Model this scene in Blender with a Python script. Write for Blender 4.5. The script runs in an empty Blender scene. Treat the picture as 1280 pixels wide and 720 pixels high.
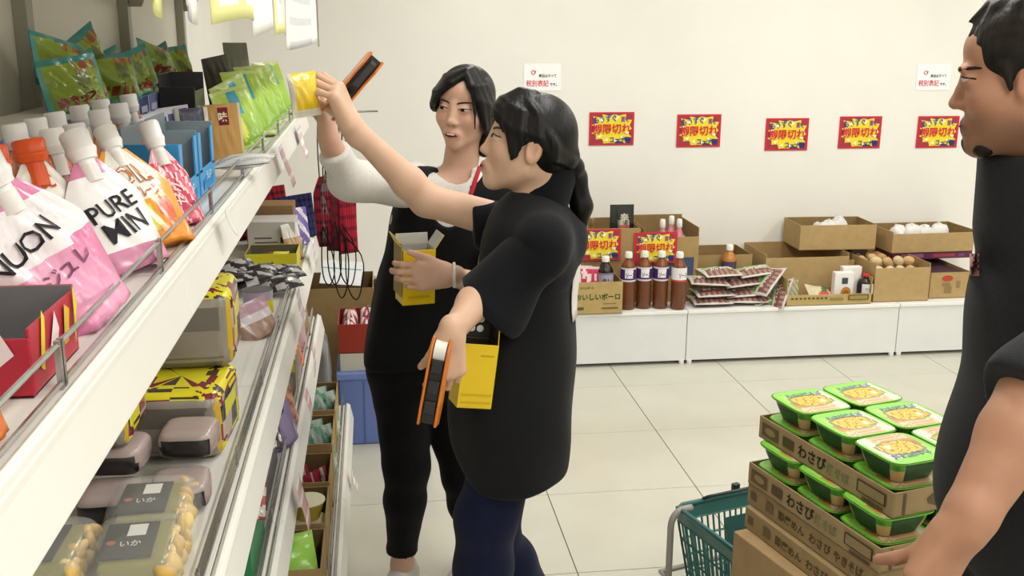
import bpy, bmesh, math, random
import numpy as np
from mathutils import Vector, Matrix, noise as mnoise

random.seed(7)
SC = bpy.context.scene
COL = SC.collection

# ------------------------------------------------------------------ camera
F_PX, YAW, PIT, ROL, CAM_H = 1284.0, math.radians(7.68), math.radians(14.2), math.radians(0.28), 1.775
FW = Vector((math.sin(YAW) * math.cos(PIT), math.cos(YAW) * math.cos(PIT), -math.sin(PIT)))
_rt = Vector((math.cos(YAW), -math.sin(YAW), 0))
_up = _rt.cross(FW)
RT = math.cos(ROL) * _rt + math.sin(ROL) * _up
UP = -math.sin(ROL) * _rt + math.cos(ROL) * _up
CAM = Vector((0, 0, CAM_H))
cd = bpy.data.cameras.new('camera')
cd.sensor_width = 36.0
cd.lens = F_PX / 1280.0 * 36.0
cd.clip_start = 0.05
cam = bpy.data.objects.new('camera', cd)
COL.objects.link(cam)
m3 = Matrix((RT, UP, -FW)).transposed()
cam.matrix_world = Matrix.Translation(CAM) @ m3.to_4x4()
SC.camera = cam

# ------------------------------------------------------------------ world, lamps, exposure
SC.view_settings.view_transform = 'Standard'
SC.view_settings.look = 'None'
SC.view_settings.gamma = 1.0
SC.view_settings.use_curve_mapping = False
SC.view_settings.exposure = 0.0
w = bpy.data.worlds.new('world')
SC.world = w
w.use_nodes = True
w.node_tree.nodes['Background'].inputs[0].default_value = (1.0, 0.97, 0.92, 1)
w.node_tree.nodes['Background'].inputs[1].default_value = 0.2
CEIL = 2.75
LAMPS = [(x, y) for x in (0.75, 2.45, 4.15) for y in (-1.6, 0.4, 2.4, 4.4)]
for i, (x, y) in enumerate(LAMPS):
    ld = bpy.data.lights.new('ceiling_light_lamp', 'AREA')
    ld.shape = 'RECTANGLE'
    ld.size, ld.size_y = 0.26, 1.2
    ld.energy = 16.0
    ld.color = (1.0, 0.99, 0.968)
    lo = bpy.data.objects.new('ceiling_light_lamp', ld)
    lo.location = (x, y, CEIL - 0.075)
    COL.objects.link(lo)


# ------------------------------------------------------------------ pixel helpers (author-time layout in metres)
def ray(px, py):
    return FW + ((px - 640) / F_PX) * RT - ((py - 360) / F_PX) * UP


def atY(px, py, Y):
    d = ray(px, py)
    return CAM + d * (Y / d.y)


def atX(px, py, X):
    d = ray(px, py)
    return CAM + d * (X / d.x)


def atZ(px, py, Z):
    d = ray(px, py)
    return CAM + d * ((Z - CAM_H) / d.z)


# ------------------------------------------------------------------ colour + materials
def lin(h):
    if isinstance(h, (tuple, list)):
        return tuple(h[:3])
    h = h.lstrip('#')
    out = []
    for i in (0, 2, 4):
        c = int(h[i:i + 2], 16) / 255.0
        out.append(c / 12.92 if c <= 0.04045 else ((c + 0.055) / 1.055) ** 2.4)
    return tuple(out)


def mixc(a, b, t):
    a, b = lin(a), lin(b)
    t = max(0.0, min(1.0, t))
    return tuple(a[i] * (1 - t) + b[i] * t for i in range(3))


MATS = {}


def mat(name, rough=0.6, spec=0.5, metal=0.0, grain=0.0, gscale=40.0, bump=0.0, bscale=60.0, stretch=(1, 1, 1),
        color=None, alpha=1.0, trans=0.0, sss=0.0, emit=None, sheen=0.0, coat=0.0, ior=1.45):
    """Principled material. Base colour is the 'Col' attribute (print colour of each face) unless color is given;
    a noise texture adds grain to it and to the relief."""
    if name in MATS:
        return MATS[name]
    m = bpy.data.materials.new(name)
    m.use_nodes = True
    nt = m.node_tree
    b = nt.nodes['Principled BSDF']
    b.inputs['Roughness'].default_value = rough
    b.inputs['Specular IOR Level'].default_value = spec
    b.inputs['Metallic'].default_value = metal
    b.inputs['IOR'].default_value = ior
    b.inputs['Alpha'].default_value = alpha
    b.inputs['Transmission Weight'].default_value = trans
    b.inputs['Coat Weight'].default_value = coat
    b.inputs['Coat Roughness'].default_value = 0.12
    b.inputs['Sheen Weight'].default_value = sheen
    if sss:
        b.inputs['Subsurface Weight'].default_value = sss
        b.inputs['Subsurface Radius'].default_value = (0.012, 0.005, 0.003)
        b.inputs['Subsurface Scale'].default_value = 0.6
    if color is None:
        src = nt.nodes.new('ShaderNodeAttribute')
        src.attribute_name = 'Col'
        out = src.outputs['Color']
    else:
        src = nt.nodes.new('ShaderNodeRGB')
        src.outputs[0].default_value = (*lin(color), 1)
        out = src.outputs[0]
    tc = nt.nodes.new('ShaderNodeTexCoord')
    mp = nt.nodes.new('ShaderNodeMapping')
    mp.inputs['Scale'].default_value = stretch
    nt.links.new(tc.outputs['Object'], mp.inputs[0])
    if grain:
        n = nt.nodes.new('ShaderNodeTexNoise')
        n.inputs['Scale'].default_value = gscale
        n.inputs['Detail'].default_value = 4
        nt.links.new(mp.outputs[0], n.inputs['Vector'])
        mr = nt.nodes.new('ShaderNodeMapRange')
        mr.inputs['From Min'].default_value = 0.25
        mr.inputs['From Max'].default_value = 0.75
        mr.inputs['To Min'].default_value = 1 - grain
        mr.inputs['To Max'].default_value = 1 + grain
        nt.links.new(n.outputs[0], mr.inputs[0])
        mx = nt.nodes.new('ShaderNodeMix')
        mx.data_type = 'RGBA'
        mx.blend_type = 'MULTIPLY'
        mx.inputs[0].default_value = 1.0
        nt.links.new(out, mx.inputs[6])
        nt.links.new(mr.outputs[0], mx.inputs[7])
        out = mx.outputs[2]
    nt.links.new(out, b.inputs['Base Color'])
    if emit:
        nt.links.new(out, b.inputs['Emission Color'])
        b.inputs['Emission Strength'].default_value = emit
    if bump:
        n2 = nt.nodes.new('ShaderNodeTexNoise')
        n2.inputs['Scale'].default_value = bscale
        n2.inputs['Detail'].default_value = 3
        nt.links.new(mp.outputs[0], n2.inputs['Vector'])
        bp = nt.nodes.new('ShaderNodeBump')
        bp.inputs['Strength'].default_value = bump
        bp.inputs['Distance'].default_value = 0.004
        nt.links.new(n2.outputs[0], bp.inputs['Height'])
        nt.links.new(bp.outputs[0], b.inputs['Normal'])
    MATS[name] = m
    return m


PAINT = mat('painted_plaster', 0.85, 0.25, grain=0.025, gscale=3, bump=0.05, bscale=180)
STEEL = mat('painted_steel', 0.38, 0.5, grain=0.02, gscale=9)
CHROME = mat('chrome_wire', 0.25, 0.5, metal=0.9, color='#b9bab8', grain=0.05)
CARD = mat('cardboard', 0.85, 0.2, grain=0.07, gscale=26, bump=0.1, bscale=90)
PAPER = mat('printed_paper', 0.7, 0.3, grain=0.02, gscale=20)
INK = mat('printed_ink', 0.6, 0.3, grain=0.02, gscale=40)
GLOSSCARD = mat('gloss_card', 0.35, 0.5, grain=0.02, gscale=20)
FILM = mat('foil_film', 0.26, 0.6, grain=0.04, gscale=14, bump=0.25, bscale=28, coat=0.25)
FILMSOFT = mat('plastic_film', 0.4, 0.5, grain=0.06, gscale=18, bump=0.3, bscale=34)
PLASTIC = mat('moulded_plastic', 0.32, 0.5, grain=0.02, gscale=30)
CLEAR = mat('clear_plastic', 0.08, 1.0, color='#f4f4f0', alpha=0.20, bump=0.4, bscale=30, coat=1.0)
BOTTLE = mat('bottle_plastic', 0.18, 0.5, grain=0.03, gscale=20, coat=0.3)
CLOTH = mat('woven_cloth', 0.9, 0.15, grain=0.10, gscale=220, bump=0.25, bscale=420, sheen=0.06)
SKIN = mat('skin', 0.5, 0.35, grain=0.05, gscale=22, bump=0.04, bscale=160, sss=0.12)
HAIR = mat('hair', 0.42, 0.3, grain=0.35, gscale=120, stretch=(1, 1, 0.12), bump=0.3, bscale=160)
EYE = mat('eye', 0.35, 0.25)


# ------------------------------------------------------------------ mesh builder: faces carry their own print colour
class MB:
    def __init__(self):
        self.v, self.f, self.c = [], [], []

    def add(self, verts, faces, col, M=None):
        o = len(self.v)
        for p in verts:
            p = Vector(p)
            self.v.append(M @ p if M is not None else p)
        single = not isinstance(col, list)
        cc = lin(col) if single else None
        for i, f in enumerate(faces):
            self.f.append([o + k for k in f])
            self.c.append(cc if single else lin(col[i]))
        return self

    def box(self, c, s, col, M=None, rz=0.0, cols=None):
        """c centre, s full size; cols may recolour the faces -z,+z,-y,+x,+y,-x"""
        x, y, z = s[0] / 2, s[1] / 2, s[2] / 2
        vs = [(-x, -y, -z), (x, -y, -z), (x, y, -z), (-x, y, -z), (-x, -y, z), (x, -y, z), (x, y, z), (-x, y, z)]
        fs = [(0, 3, 2, 1), (4, 5, 6, 7), (0, 1, 5, 4), (1, 2, 6, 5), (2, 3, 7, 6), (3, 0, 4, 7)]
        T = Matrix.Translation(Vector(c)) @ Matrix.Rotation(rz, 4, 'Z')
        if M is not None:
            T = M @ T
        cl = [col] * 6
        if cols:
            for k, v in cols.items():
                cl[k] = v
        return self.add(vs, fs, cl, T)

    def prism(self, poly, y0, y1, col, M=None, colside=None):
        """polygon in the xz plane pushed out from y0 to y1"""
        n = len(poly)
        vs = [(p[0], y0, p[1]) for p in poly] + [(p[0], y1, p[1]) for p in poly]
        fs = [tuple(range(n)), tuple(reversed(range(n, 2 * n)))]
        fs += [(i, i + n, (i + 1) % n + n, (i + 1) % n) for i in range(n)]
        return self.add(vs, fs, [col, col] + [colside or col] * n, M)

    def lathe(self, prof, col, seg=20, M=None, cols=None, cap=True, sx=1.0, sy=1.0):
        vs, fs, cl = [], [], []
        for (r, z) in prof:
            for k in range(seg):
                a = 2 * math.pi * k / seg
                vs.append((r * math.cos(a) * sx, r * math.sin(a) * sy, z))
        for i in range(len(prof) - 1):
            for k in range(seg):
                k2 = (k + 1) % seg
                fs.append((i * seg + k, i * seg + k2, (i + 1) * seg + k2, (i + 1) * seg + k))
                cl.append(cols[i] if cols else col)
        if cap:
            fs.append(tuple(reversed(range(seg))))
            cl.append(cols[0] if cols else col)
            fs.append(tuple(range((len(prof) - 1) * seg, len(prof) * seg)))
            cl.append(cols[-1] if cols else col)
        return self.add(vs, fs, cl, M)

    def tube(self, pts, r, col, seg=8, M=None, closed=False, flat=1.0, cap=True):
        pts = [Vector(p) for p in pts]
        n = len(pts)
        rs = r if isinstance(r, (list, tuple)) else [r] * n
        vs, fs = [], []
        prev = None
        for i, p in enumerate(pts):
            a = pts[(i - 1) % n] if (closed or i > 0) else p
            b = pts[(i + 1) % n] if (closed or i < n - 1) else p
            t = (b - a).normalized()
            if prev is None:
                ref = Vector((0, 0, 1)) if abs(t.z) < 0.9 else Vector((1, 0, 0))
                s = t.cross(ref).normalized()
            else:
                s = (prev - t * prev.dot(t)).normalized()
            prev = s
            q = t.cross(s)
            for k in range(seg):
                an = 2 * math.pi * k / seg
                vs.append(p + s * math.cos(an) * rs[i] + q * math.sin(an) * rs[i] * flat)
        rng = n if closed else n - 1
        for i in range(rng):
            j = (i + 1) % n
            for k in range(seg):
                k2 = (k + 1) % seg
                fs.append((i * seg + k, i * seg + k2, j * seg + k2, j * seg + k))
        if cap and not closed:
            fs.append(tuple(reversed(range(seg))))
            fs.append(tuple(range((n - 1) * seg, n * seg)))
        return self.add(vs, fs, col, M)

    def grid(self, fn, nu, nv, colf, M=None, flip=False):
        """fn(u,v) u,v in 0..1 -> point ; colf(u,v) or a colour"""
        vs = [fn(i / nu, j / nv) for j in range(nv + 1) for i in range(nu + 1)]
        fs, cl = [], []
        for j in range(nv):
            for i in range(nu):
                a = j * (nu + 1) + i
                q = (a, a + 1, a + nu + 2, a + nu + 1)
                fs.append(tuple(reversed(q)) if flip else q)
                cl.append(colf((i + .5) / nu, (j + .5) / nv) if callable(colf) else colf)
        return self.add(vs, fs, cl, M)

    def sphere(self, c, r, col, seg=12, rings=8, M=None, sc=(1, 1, 1)):
        prof = [(max(1e-4, r * math.sin(math.pi * i / rings)), -r * math.cos(math.pi * i / rings)) for i in range(rings + 1)]
        T = Matrix.Translation(Vector(c)) @ Matrix.Diagonal((*sc, 1))
        if M is not None:
            T = M @ T
        return self.lathe(prof, col, seg, T)

    def build(self, name, material, parent=None, smooth=False, bevel=0.0, loc=None, solid=0.0, seg=2):
        me = bpy.data.meshes.new(name)
        L = Vector(loc) if loc is not None else None
        me.from_pydata([tuple(p - L) if L is not None else tuple(p) for p in self.v], [], self.f)
        at = me.color_attributes.new('Col', 'FLOAT_COLOR', 'CORNER')
        buf = []
        for f, c in zip(self.f, self.c):
            buf.extend((c[0], c[1], c[2], 1.0) * len(f))
        at.data.foreach_set('color', buf)
        me.materials.append(material)
        if smooth:
            me.polygons.foreach_set('use_smooth', [True] * len(me.polygons))
        me.update()
        o = bpy.data.objects.new(name, me)
        COL.objects.link(o)
        if parent is not None:
            o.parent = parent
        if L is not None:
            o.location = L
        if bevel:
            bv = o.modifiers.new('bevel', 'BEVEL')
            bv.width = bevel
            bv.segments = seg
            bv.limit_method = 'ANGLE'
        if solid:
            sm = o.modifiers.new('solid', 'SOLIDIFY')
            sm.thickness = solid
            sm.offset = 0
        if smooth and smooth != 'all':
            try:
                me.set_sharp_from_angle(angle=math.radians(45))
            except Exception:
                pass
        return o


def soften(pts, it=2):
    """corner cutting for cords and straps"""
    pts = [Vector(p) for p in pts]
    for _ in range(it):
        q = [pts[0]]
        for a, b in zip(pts, pts[1:]):
            q += [a.lerp(b, .25), a.lerp(b, .75)]
        pts = q + [pts[-1]]
    return pts


def tag(o, label=None, cat=None, group=None, kind=None):
    if label:
        o['label'] = label
    if cat:
        o['category'] = cat
    if group:
        o['group'] = group
    if kind:
        o['kind'] = kind
    return o


def empty(name, loc, label, cat, group=None, rz=0.0, M=None):
    o = bpy.data.objects.new(name, None)
    o.empty_display_size = 0.05
    COL.objects.link(o)
    if M is not None:
        o.matrix_world = M
    else:
        o.location = loc
        o.rotation_euler = (0, 0, rz)
    return tag(o, label, cat, group)


def dup(root, label=None, group=None, M=None, loc=None, rz=None):
    """copy a thing with its parts and sub-parts (mesh data shared)"""
    r = root.copy()
    COL.objects.link(r)
    if M is not None:
        r.matrix_world = M
    if loc is not None:
        r.location = loc
    if rz is not None:
        r.rotation_euler = (0, 0, rz)
    if label:
        r['label'] = label
    if group:
        r['group'] = group
    for ch in list(root.children):
        c = ch.copy()
        COL.objects.link(c)
        c.parent = r
        for g in list(ch.children):
            d = g.copy()
            COL.objects.link(d)
            d.parent = c
    return r


def frame(loc, up=(0, 0, 1), face=(0, -1, 0)):
    """local z = up, local -y = face"""
    z = Vector(up).normalized()
    f = Vector(face)
    f = (f - z * f.dot(z)).normalized()
    y = -f
    x = y.cross(z).normalized()
    R = Matrix((x, y, z)).transposed().to_4x4()
    return Matrix.Translation(Vector(loc)) @ R


# ------------------------------------------------------------------ lettering (flat print, as mesh)
_TXT = {}


def text2d(body, bold=0.0):
    """unit-height outline mesh of the text centred on 0,0: verts (x,y), faces, width"""
    key = (body, bold)
    if key in _TXT:
        return _TXT[key]
    cu = bpy.data.curves.new('t', 'FONT')
    cu.body = body
    cu.align_x = 'CENTER'
    cu.resolution_u = 2
    cu.offset = bold
    o = bpy.data.objects.new('t', cu)
    COL.objects.link(o)
    bpy.context.view_layer.update()
    dg = bpy.context.evaluated_depsgraph_get()
    me = bpy.data.meshes.new_from_object(o.evaluated_get(dg))
    vs = [(v.co.x, v.co.y) for v in me.vertices]
    fs = [tuple(p.vertices) for p in me.polygons]
    bpy.data.objects.remove(o)
    bpy.data.curves.remove(cu)
    bpy.data.meshes.remove(me)
    if vs:
        x0, x1 = min(p[0] for p in vs), max(p[0] for p in vs)
        y0, y1 = min(p[1] for p in vs), max(p[1] for p in vs)
        cx, cy, s = (x0 + x1) / 2, (y0 + y1) / 2, 1.0 / max(1e-6, y1 - y0)
        vs = [((x - cx) * s, (y - cy) * s) for x, y in vs]
        wd = (x1 - x0) * s
    else:
        wd = 0
    _TXT[key] = (vs, fs, wd)
    return _TXT[key]


def put_text(mb, body, h, col, fn, wmax=None, bold=0.0, cx=0.0, cy=0.0, shear=0.0, rot=0.0, sx=1.0):
    """add text to builder; fn(x,y)->3D point. h letter height, wmax squeezes the width"""
    vs, fs, wd = text2d(body, bold)
    kx = h * sx
    if wmax and wd * kx > wmax:
        kx = wmax / wd
    ca, sa = math.cos(rot), math.sin(rot)
    pts = []
    for x, y in vs:
        X, Y = x * kx + shear * y * h, y * h
        pts.append(fn(cx + X * ca - Y * sa, cy + X * sa + Y * ca))
    mb.add(pts, fs, col)


# ------------------------------------------------------------------ wrapped goods
def crinkle(seed, amp):
    rnd = random.Random(seed)
    ws = [(rnd.uniform(2, 9), rnd.uniform(2, 9), rnd.uniform(0, 6.28), rnd.uniform(0.4, 1)) for _ in range(7)]

    def f(u, v):
        s = 0
        for a, b, p, k in ws:
            s += k * (1 - 2 * abs(math.sin(a * u + b * v + p)))
        return amp * s / 4.0
    return f


def pouch(name, label, cat, base, up, face, W, H, T, colf, mode='stand', group=None, seed=0, crk=0.004,
          material=None, shoulders=None, nu=16, nv=18, parent=None, bend=0.0):
    """A sealed film pouch. u -1..1 across, v 0..1 up. mode 'stand' has a gusset foot, 'pillow' is sealed at both ends."""
    cr = crinkle(seed, crk)
    cb = crinkle(seed + 99, crk)

    def width(v):
        k = 1.0
        if shoulders and v > shoulders[0]:
            t = (v - shoulders[0]) / (1 - shoulders[0])
            k = 1 - (1 - shoulders[1]) * t ** 1.15
        if mode == 'pillow':
            k *= 1 - 0.07 * math.sin(math.pi * v)
        return W / 2 * k

    def thick(u, v):
        pu = max(0.0, 1 - abs(u) ** 2.4) ** 0.75
        if mode == 'stand':
            pv = (1 - v) ** 0.62 * (0.80 + 0.20 * math.cos(v * 2.2))
        else:
            pv = max(0.0, math.sin(math.pi * min(1, max(0, (v - .05) / .9)))) ** 0.6
        return T / 2 * pu * pv

    def S(u, v, side=-1):
        e = (cr if side < 0 else cb)(u, v) * min(1, 4 * (1 - abs(u))) * min(1, 5 * (1 - v))
        if mode == 'pillow':
            e *= min(1, 6 * v)
        x = u * width(v)
        z = v * H
        if mode == 'stand':
            z += 0.012 * H * math.sin(u * 3 + seed) * (v < 0.02)
        y = side * (thick(u, v) + 0.0008) + side * e * 0.8 + bend * (v - .5) ** 2
        return Vector((x, y, z))
    mb = MB()
    mb.grid(lambda a, b: S(2 * a - 1, b, -1), nu, nv, lambda a, b: colf(2 * a - 1, b, True))
    mb.grid(lambda a, b: S(2 * a - 1, b, 1), nu, nv, lambda a, b: colf(2 * a - 1, b, False), flip=True)
    if mode == 'stand':
        mb.grid(lambda a, b: S(2 * a - 1, 0, 1).lerp(S(2 * a - 1, 0, -1), b), nu, 4, lambda a, b: colf(2 * a - 1, 0.0, False))
    o = mb.build(name, material or FILM, parent, smooth='all')
    # weld the seams
    bm = bmesh.new()
    bm.from_mesh(o.data)
    bmesh.ops.remove_doubles(bm, verts=bm.verts, dist=0.0005)
    bm.to_mesh(o.data)
    bm.free()
    o.matrix_world = frame(base, up, face)
    if label:
        tag(o, label, cat, group)
    return o, S


def letter_on(o, S, items, W, H, name='lettering', lift=0.0024):
    """items: (text, u, v, height m, colour, max width m, rot, bold) printed on the front of a pouch of size W x H"""
    mb = MB()
    for (t, u, v, h, c, wm, rot, bold) in items:
        def fn(x, y):
            p = S(max(-0.99, min(.99, u + x / (W / 2))), max(0.01, min(.99, v + y / H)))
            return p + Vector((0, -lift, 0))
        put_text(mb, t, h, c, fn, wm, bold, rot=rot)
    return mb.build(name, INK, o)


def closed_carton(name, label, cat, loc, size, col, rz=0.0, group=None, material=None, cols=None, tape=True, bevel=0.002, M=None):
    """closed box standing on loc (base centre)"""
    mb = MB()
    mb.box((0, 0, size[2] / 2), size, col, cols=cols)
    o = mb.build(name, material or CARD, None, bevel=bevel)
    if M is not None:
        o.matrix_world = M
    else:
        o.location = loc
        o.rotation_euler = (0, 0, rz)
    tag(o, label, cat, group)
    return o


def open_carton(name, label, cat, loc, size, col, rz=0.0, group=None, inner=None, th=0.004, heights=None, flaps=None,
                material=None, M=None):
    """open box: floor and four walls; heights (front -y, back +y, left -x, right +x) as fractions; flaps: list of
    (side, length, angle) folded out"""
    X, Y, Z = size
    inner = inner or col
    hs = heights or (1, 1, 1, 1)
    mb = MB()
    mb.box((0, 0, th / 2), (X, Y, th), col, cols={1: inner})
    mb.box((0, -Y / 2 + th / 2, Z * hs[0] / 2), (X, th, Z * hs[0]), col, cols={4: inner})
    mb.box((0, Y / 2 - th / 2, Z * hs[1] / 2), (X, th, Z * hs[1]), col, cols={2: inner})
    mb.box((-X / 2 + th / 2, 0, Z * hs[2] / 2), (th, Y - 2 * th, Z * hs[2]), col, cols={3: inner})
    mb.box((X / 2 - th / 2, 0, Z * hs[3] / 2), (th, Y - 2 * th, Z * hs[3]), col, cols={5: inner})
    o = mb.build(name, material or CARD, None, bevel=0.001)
    for (side, ln, ang) in (flaps or []):
        fb = MB()
        k = {'f': 0, 'b': 1, 'l': 2, 'r': 3}[side]
        wlen = X if side in 'fb' else Y - 2 * th
        fb.box((0, 0, ln / 2), (wlen, th, ln), col, cols={4: inner})
        f = fb.build('flap', material or CARD, o, bevel=0.001)
        z = Z * hs[k]
        base = {'f': (0, -Y / 2 + th / 2, z), 'b': (0, Y / 2 - th / 2, z), 'l': (-X / 2 + th / 2, 0, z), 'r': (X / 2 - th / 2, 0, z)}[side]
        rot = {'f': 0, 'b': math.pi, 'l': -math.pi / 2, 'r': math.pi / 2}[side]
        f.matrix_local = Matrix.Translation(base) @ Matrix.Rotation(rot, 4, 'Z') @ Matrix.Rotation(ang, 4, 'X')
    if M is not None:
        o.matrix_world = M
    else:
        o.location = loc
        o.rotation_euler = (0, 0, rz)
    tag(o, label, cat, group)
    return o


def face_print(parent, items, plane, name='lettering', lift=0.0012):
    """flat print on a box side. plane: (origin, xdir, ydir) in the parent's local space. items: ('t', text, x, y, h, col, wmax, bold)
    or ('r', x0, y0, x1, y1, col) or ('p', [(x,y)...], col)"""
    O, xd, yd = Vector(plane[0]), Vector(plane[1]).normalized(), Vector(plane[2]).normalized()
    n = xd.cross(yd).normalized()
    mb = MB()
    for k, it in enumerate(items):
        L = lift * (1 + 0.35 * k)

        def fn(x, y):
            return O + xd * x + yd * y + n * L
        if it[0] == 't':
            put_text(mb, it[1], it[4], it[5], fn, it[6], it[7], cx=it[2], cy=it[3], rot=it[8] if len(it) > 8 else 0.0)
        elif it[0] == 'r':
            _, x0, y0, x1, y1, c = it
            mb.add([fn(x0, y0), fn(x1, y0), fn(x1, y1), fn(x0, y1)], [(0, 1, 2, 3)], c)
        elif it[0] == 'p':
            mb.add([fn(x, y) for x, y in it[1]], [tuple(range(len(it[1])))], it[2])
    return mb.build(name, INK, parent)

# ================================================================== THE ROOM
WALL_Y, WALL_XL, WALL_XR, WALL_YF = 5.80, -0.74, 6.2, -3.0
TILE, TX0, TY0 = 0.6, 0.639, 3.057


def structure(name, mb, material, **k):
    o = mb.build(name, material, None, **k)
    o['kind'] = 'structure'
    return o


cx, cy = (WALL_XL + WALL_XR) / 2, (WALL_YF + WALL_Y) / 2
LX, LY = WALL_XR - WALL_XL, WALL_Y - WALL_YF
FLOORM = mat('polished_floor_tile', 0.16, 0.5, grain=0.05, gscale=3.5, bump=0.015, bscale=14)
floor = structure('floor', MB().box((cx, cy, -0.056), (LX, LY, 0.1), '#8f8c80'), mat('grout', 0.9, 0.2, grain=0.1))
tb = MB()
g = 0.0018
tb.box((0, 0, -0.003), (TILE - 2 * g, TILE - 2 * g, 0.006), '#c9c7b9')
tile0 = tb.build('floor_tile', FLOORM, floor, bevel=0.0008, seg=1)
first = True
for i in range(-3, 10):
    for j in range(-10, 5):
        x0, y0 = TX0 + i * TILE, TY0 + j * TILE
        xa, xb, ya, yb = max(x0, WALL_XL), min(x0 + TILE, WALL_XR), max(y0, WALL_YF), min(y0 + TILE, WALL_Y)
        if xb - xa < 0.03 or yb - ya < 0.03:
            continue
        t = tile0 if first else tile0.copy()
        if not first:
            COL.objects.link(t)
        t.location = ((xa + xb) / 2, (ya + yb) / 2, 0.0)
        t.scale = ((xb - xa) / TILE, (yb - ya) / TILE, 1)
        first = False

WALLC = '#efede6'
structure('wall_back', MB().box((cx, WALL_Y + 0.05, CEIL / 2), (LX + .2, 0.1, CEIL), WALLC), PAINT)
structure('wall_left', MB().box((WALL_XL - 0.05, cy, CEIL / 2), (0.1, LY, CEIL), WALLC), PAINT)
structure('wall_right', MB().box((WALL_XR + 0.05, cy, CEIL / 2), (0.1, LY, CEIL), WALLC), PAINT)
structure('wall_front', MB().box((cx, WALL_YF - 0.05, CEIL / 2), (LX + .2, 0.1, CEIL), WALLC), PAINT)
structure('ceiling', MB().box((cx, cy, CEIL + 0.05), (LX + .2, LY + .2, 0.1), '#f0eee6'), PAINT)
DIFF = mat('lamp_diffuser', 0.5, 0.3, color='#fff6e6', emit=2.2)
for i, (x, y) in enumerate(LAMPS):
    e = empty('ceiling_light', (x, y, CEIL), 'long white ceiling light fitting above the shop floor', 'light', 'ceiling light fittings')
    MB().box((0, 0, -0.02), (0.34, 1.3, 0.04), '#eeeeea').build('housing', STEEL, e, bevel=0.004)
    MB().box((0, 0, -0.055), (0.27, 1.22, 0.03), '#fff6e6').build('diffuser', DIFF, e, bevel=0.006)

# ------------------------------------------------------------------ low white display platforms along the back wall
PF, PB, PZ = 5.162, WALL_Y - 0.012, 0.303
edges = [-0.735, 0.44, 1.655, 2.87, 4.085]
plab = ['low white display platform holding jars and boxes in the corner behind the shelving',
        'low white display platform carrying the sauce bottles and two burst signs',
        'low white display platform carrying the snack pouches and the large open cartons',
        'low white display platform passing behind the man in the dark jacket']
for k in range(4):
    xa, xb = edges[k] + 0.002, edges[k + 1] - 0.002
    e = empty('display_platform', ((xa + xb) / 2, (PF + PB) / 2, 0), plab[k], 'platform', 'white display platforms')
    wd, dp = xb - xa, PB - PF
    MB().box((0, 0.004, (0.02 + PZ - 0.018) / 2), (wd, dp - 0.008, PZ - 0.018 - 0.02), '#e6e8e8').build('body', STEEL, e, bevel=0.002)
    MB().box((0, 0, PZ - 0.009), (wd, dp, 0.018), '#f1f1ee').build('top', STEEL, e, bevel=0.002)
    MB().box((0, 0.02, 0.010), (wd - 0.05, dp - 0.08, 0.020), '#2c2c2c').build('plinth', STEEL, e)
    for s in (-1, 1):
        for q in (-1, 1):
            MB().lathe([(0.012, 0), (0.014, 0.004), (0.014, 0.02)], '#e9e9e4', 10, Matrix.Translation((s * (wd / 2 - 0.02), q * (dp / 2 - 0.012), 0))).build('foot', PLASTIC, e)


# ------------------------------------------------------------------ paper signs on the wall
def burst(n, rx, ry, k, seed, cx=0, cy=0):
    r = random.Random(seed)
    pts = []
    for i in range(2 * n):
        a = math.pi * i / n
        q = (1.0 if i % 2 == 0 else k) * r.uniform(0.86, 1.08)
        x, y = cx + rx * q * math.cos(a), cy + ry * q * math.sin(a)
        pts.append((x, y))
    return pts


def clampp(pts, x, y):
    return [(max(-x, min(x, p[0])), max(-y, min(y, p[1]))) for p in pts]


def burst_sign(M, w, h, label, group, name='burst_sign'):
    mb = MB().box((0, 0, 0), (w, 0.002, h), '#c8323f')
    o = mb.build(name, PAPER, None)
    o.matrix_world = M
    tag(o, label, 'sign', group)
    pl = ((0, -0.001, 0), (1, 0, 0), (0, 0, 1))
    W2, H2 = w / 2 * 0.90, h / 2 * 0.88
    items = [('r', -W2 * .99, -H2 * .99, W2 * .99, H2 * .99, '#a33a4a'),
             ('r', -W2 * .35, H2 * .35, W2 * .5, H2, '#3b3f80'),
             ('r', W2 * .0, -H2, W2 * .95, -H2 * .45, '#3b4178')]
    ib = face_print(o, items, pl, name='print_panel', lift=0.0006)
    items = [('p', clampp(burst(13, W2 * 1.2, H2 * 1.25, 0.74, 5), W2, H2), '#f2dc3a')]
    for i in range(12):
        a = 6.28 * i / 12 + .2
        c, s = math.cos(a), math.sin(a)
        x, y = W2 * .88 * c, H2 * .88 * s
        q = [(x - .012 * s, y + .009 * c), (x + .012 * s, y - .009 * c), (W2 * .62 * c, H2 * .62 * s)]
        items.append(('p', q, '#fbf6d2'))
    bs = face_print(o, items, pl, name='burst_shape', lift=0.0014)
    k = w / 0.265
    lt = [('t', 'もうすぐ', -0.040 * k, 0.056 * k, 0.042 * k, '#24449a', 0.135 * k, 0.025, 0.10),
          ('t', '賞味', 0.078 * k, 0.055 * k, 0.034 * k, '#93497a', 0.05 * k, 0.02),
          ('t', '期限切れ', 0.000, 0.000, 0.058 * k, '#d5253a', 0.228 * k, 0.020, 0.02),
          ('t', 'コーナー', 0.052 * k, -0.062 * k, 0.033 * k, '#26336e', 0.125 * k, 0.025)]
    face_print(o, lt, pl, name='lettering', lift=0.0035)
    return o


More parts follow.
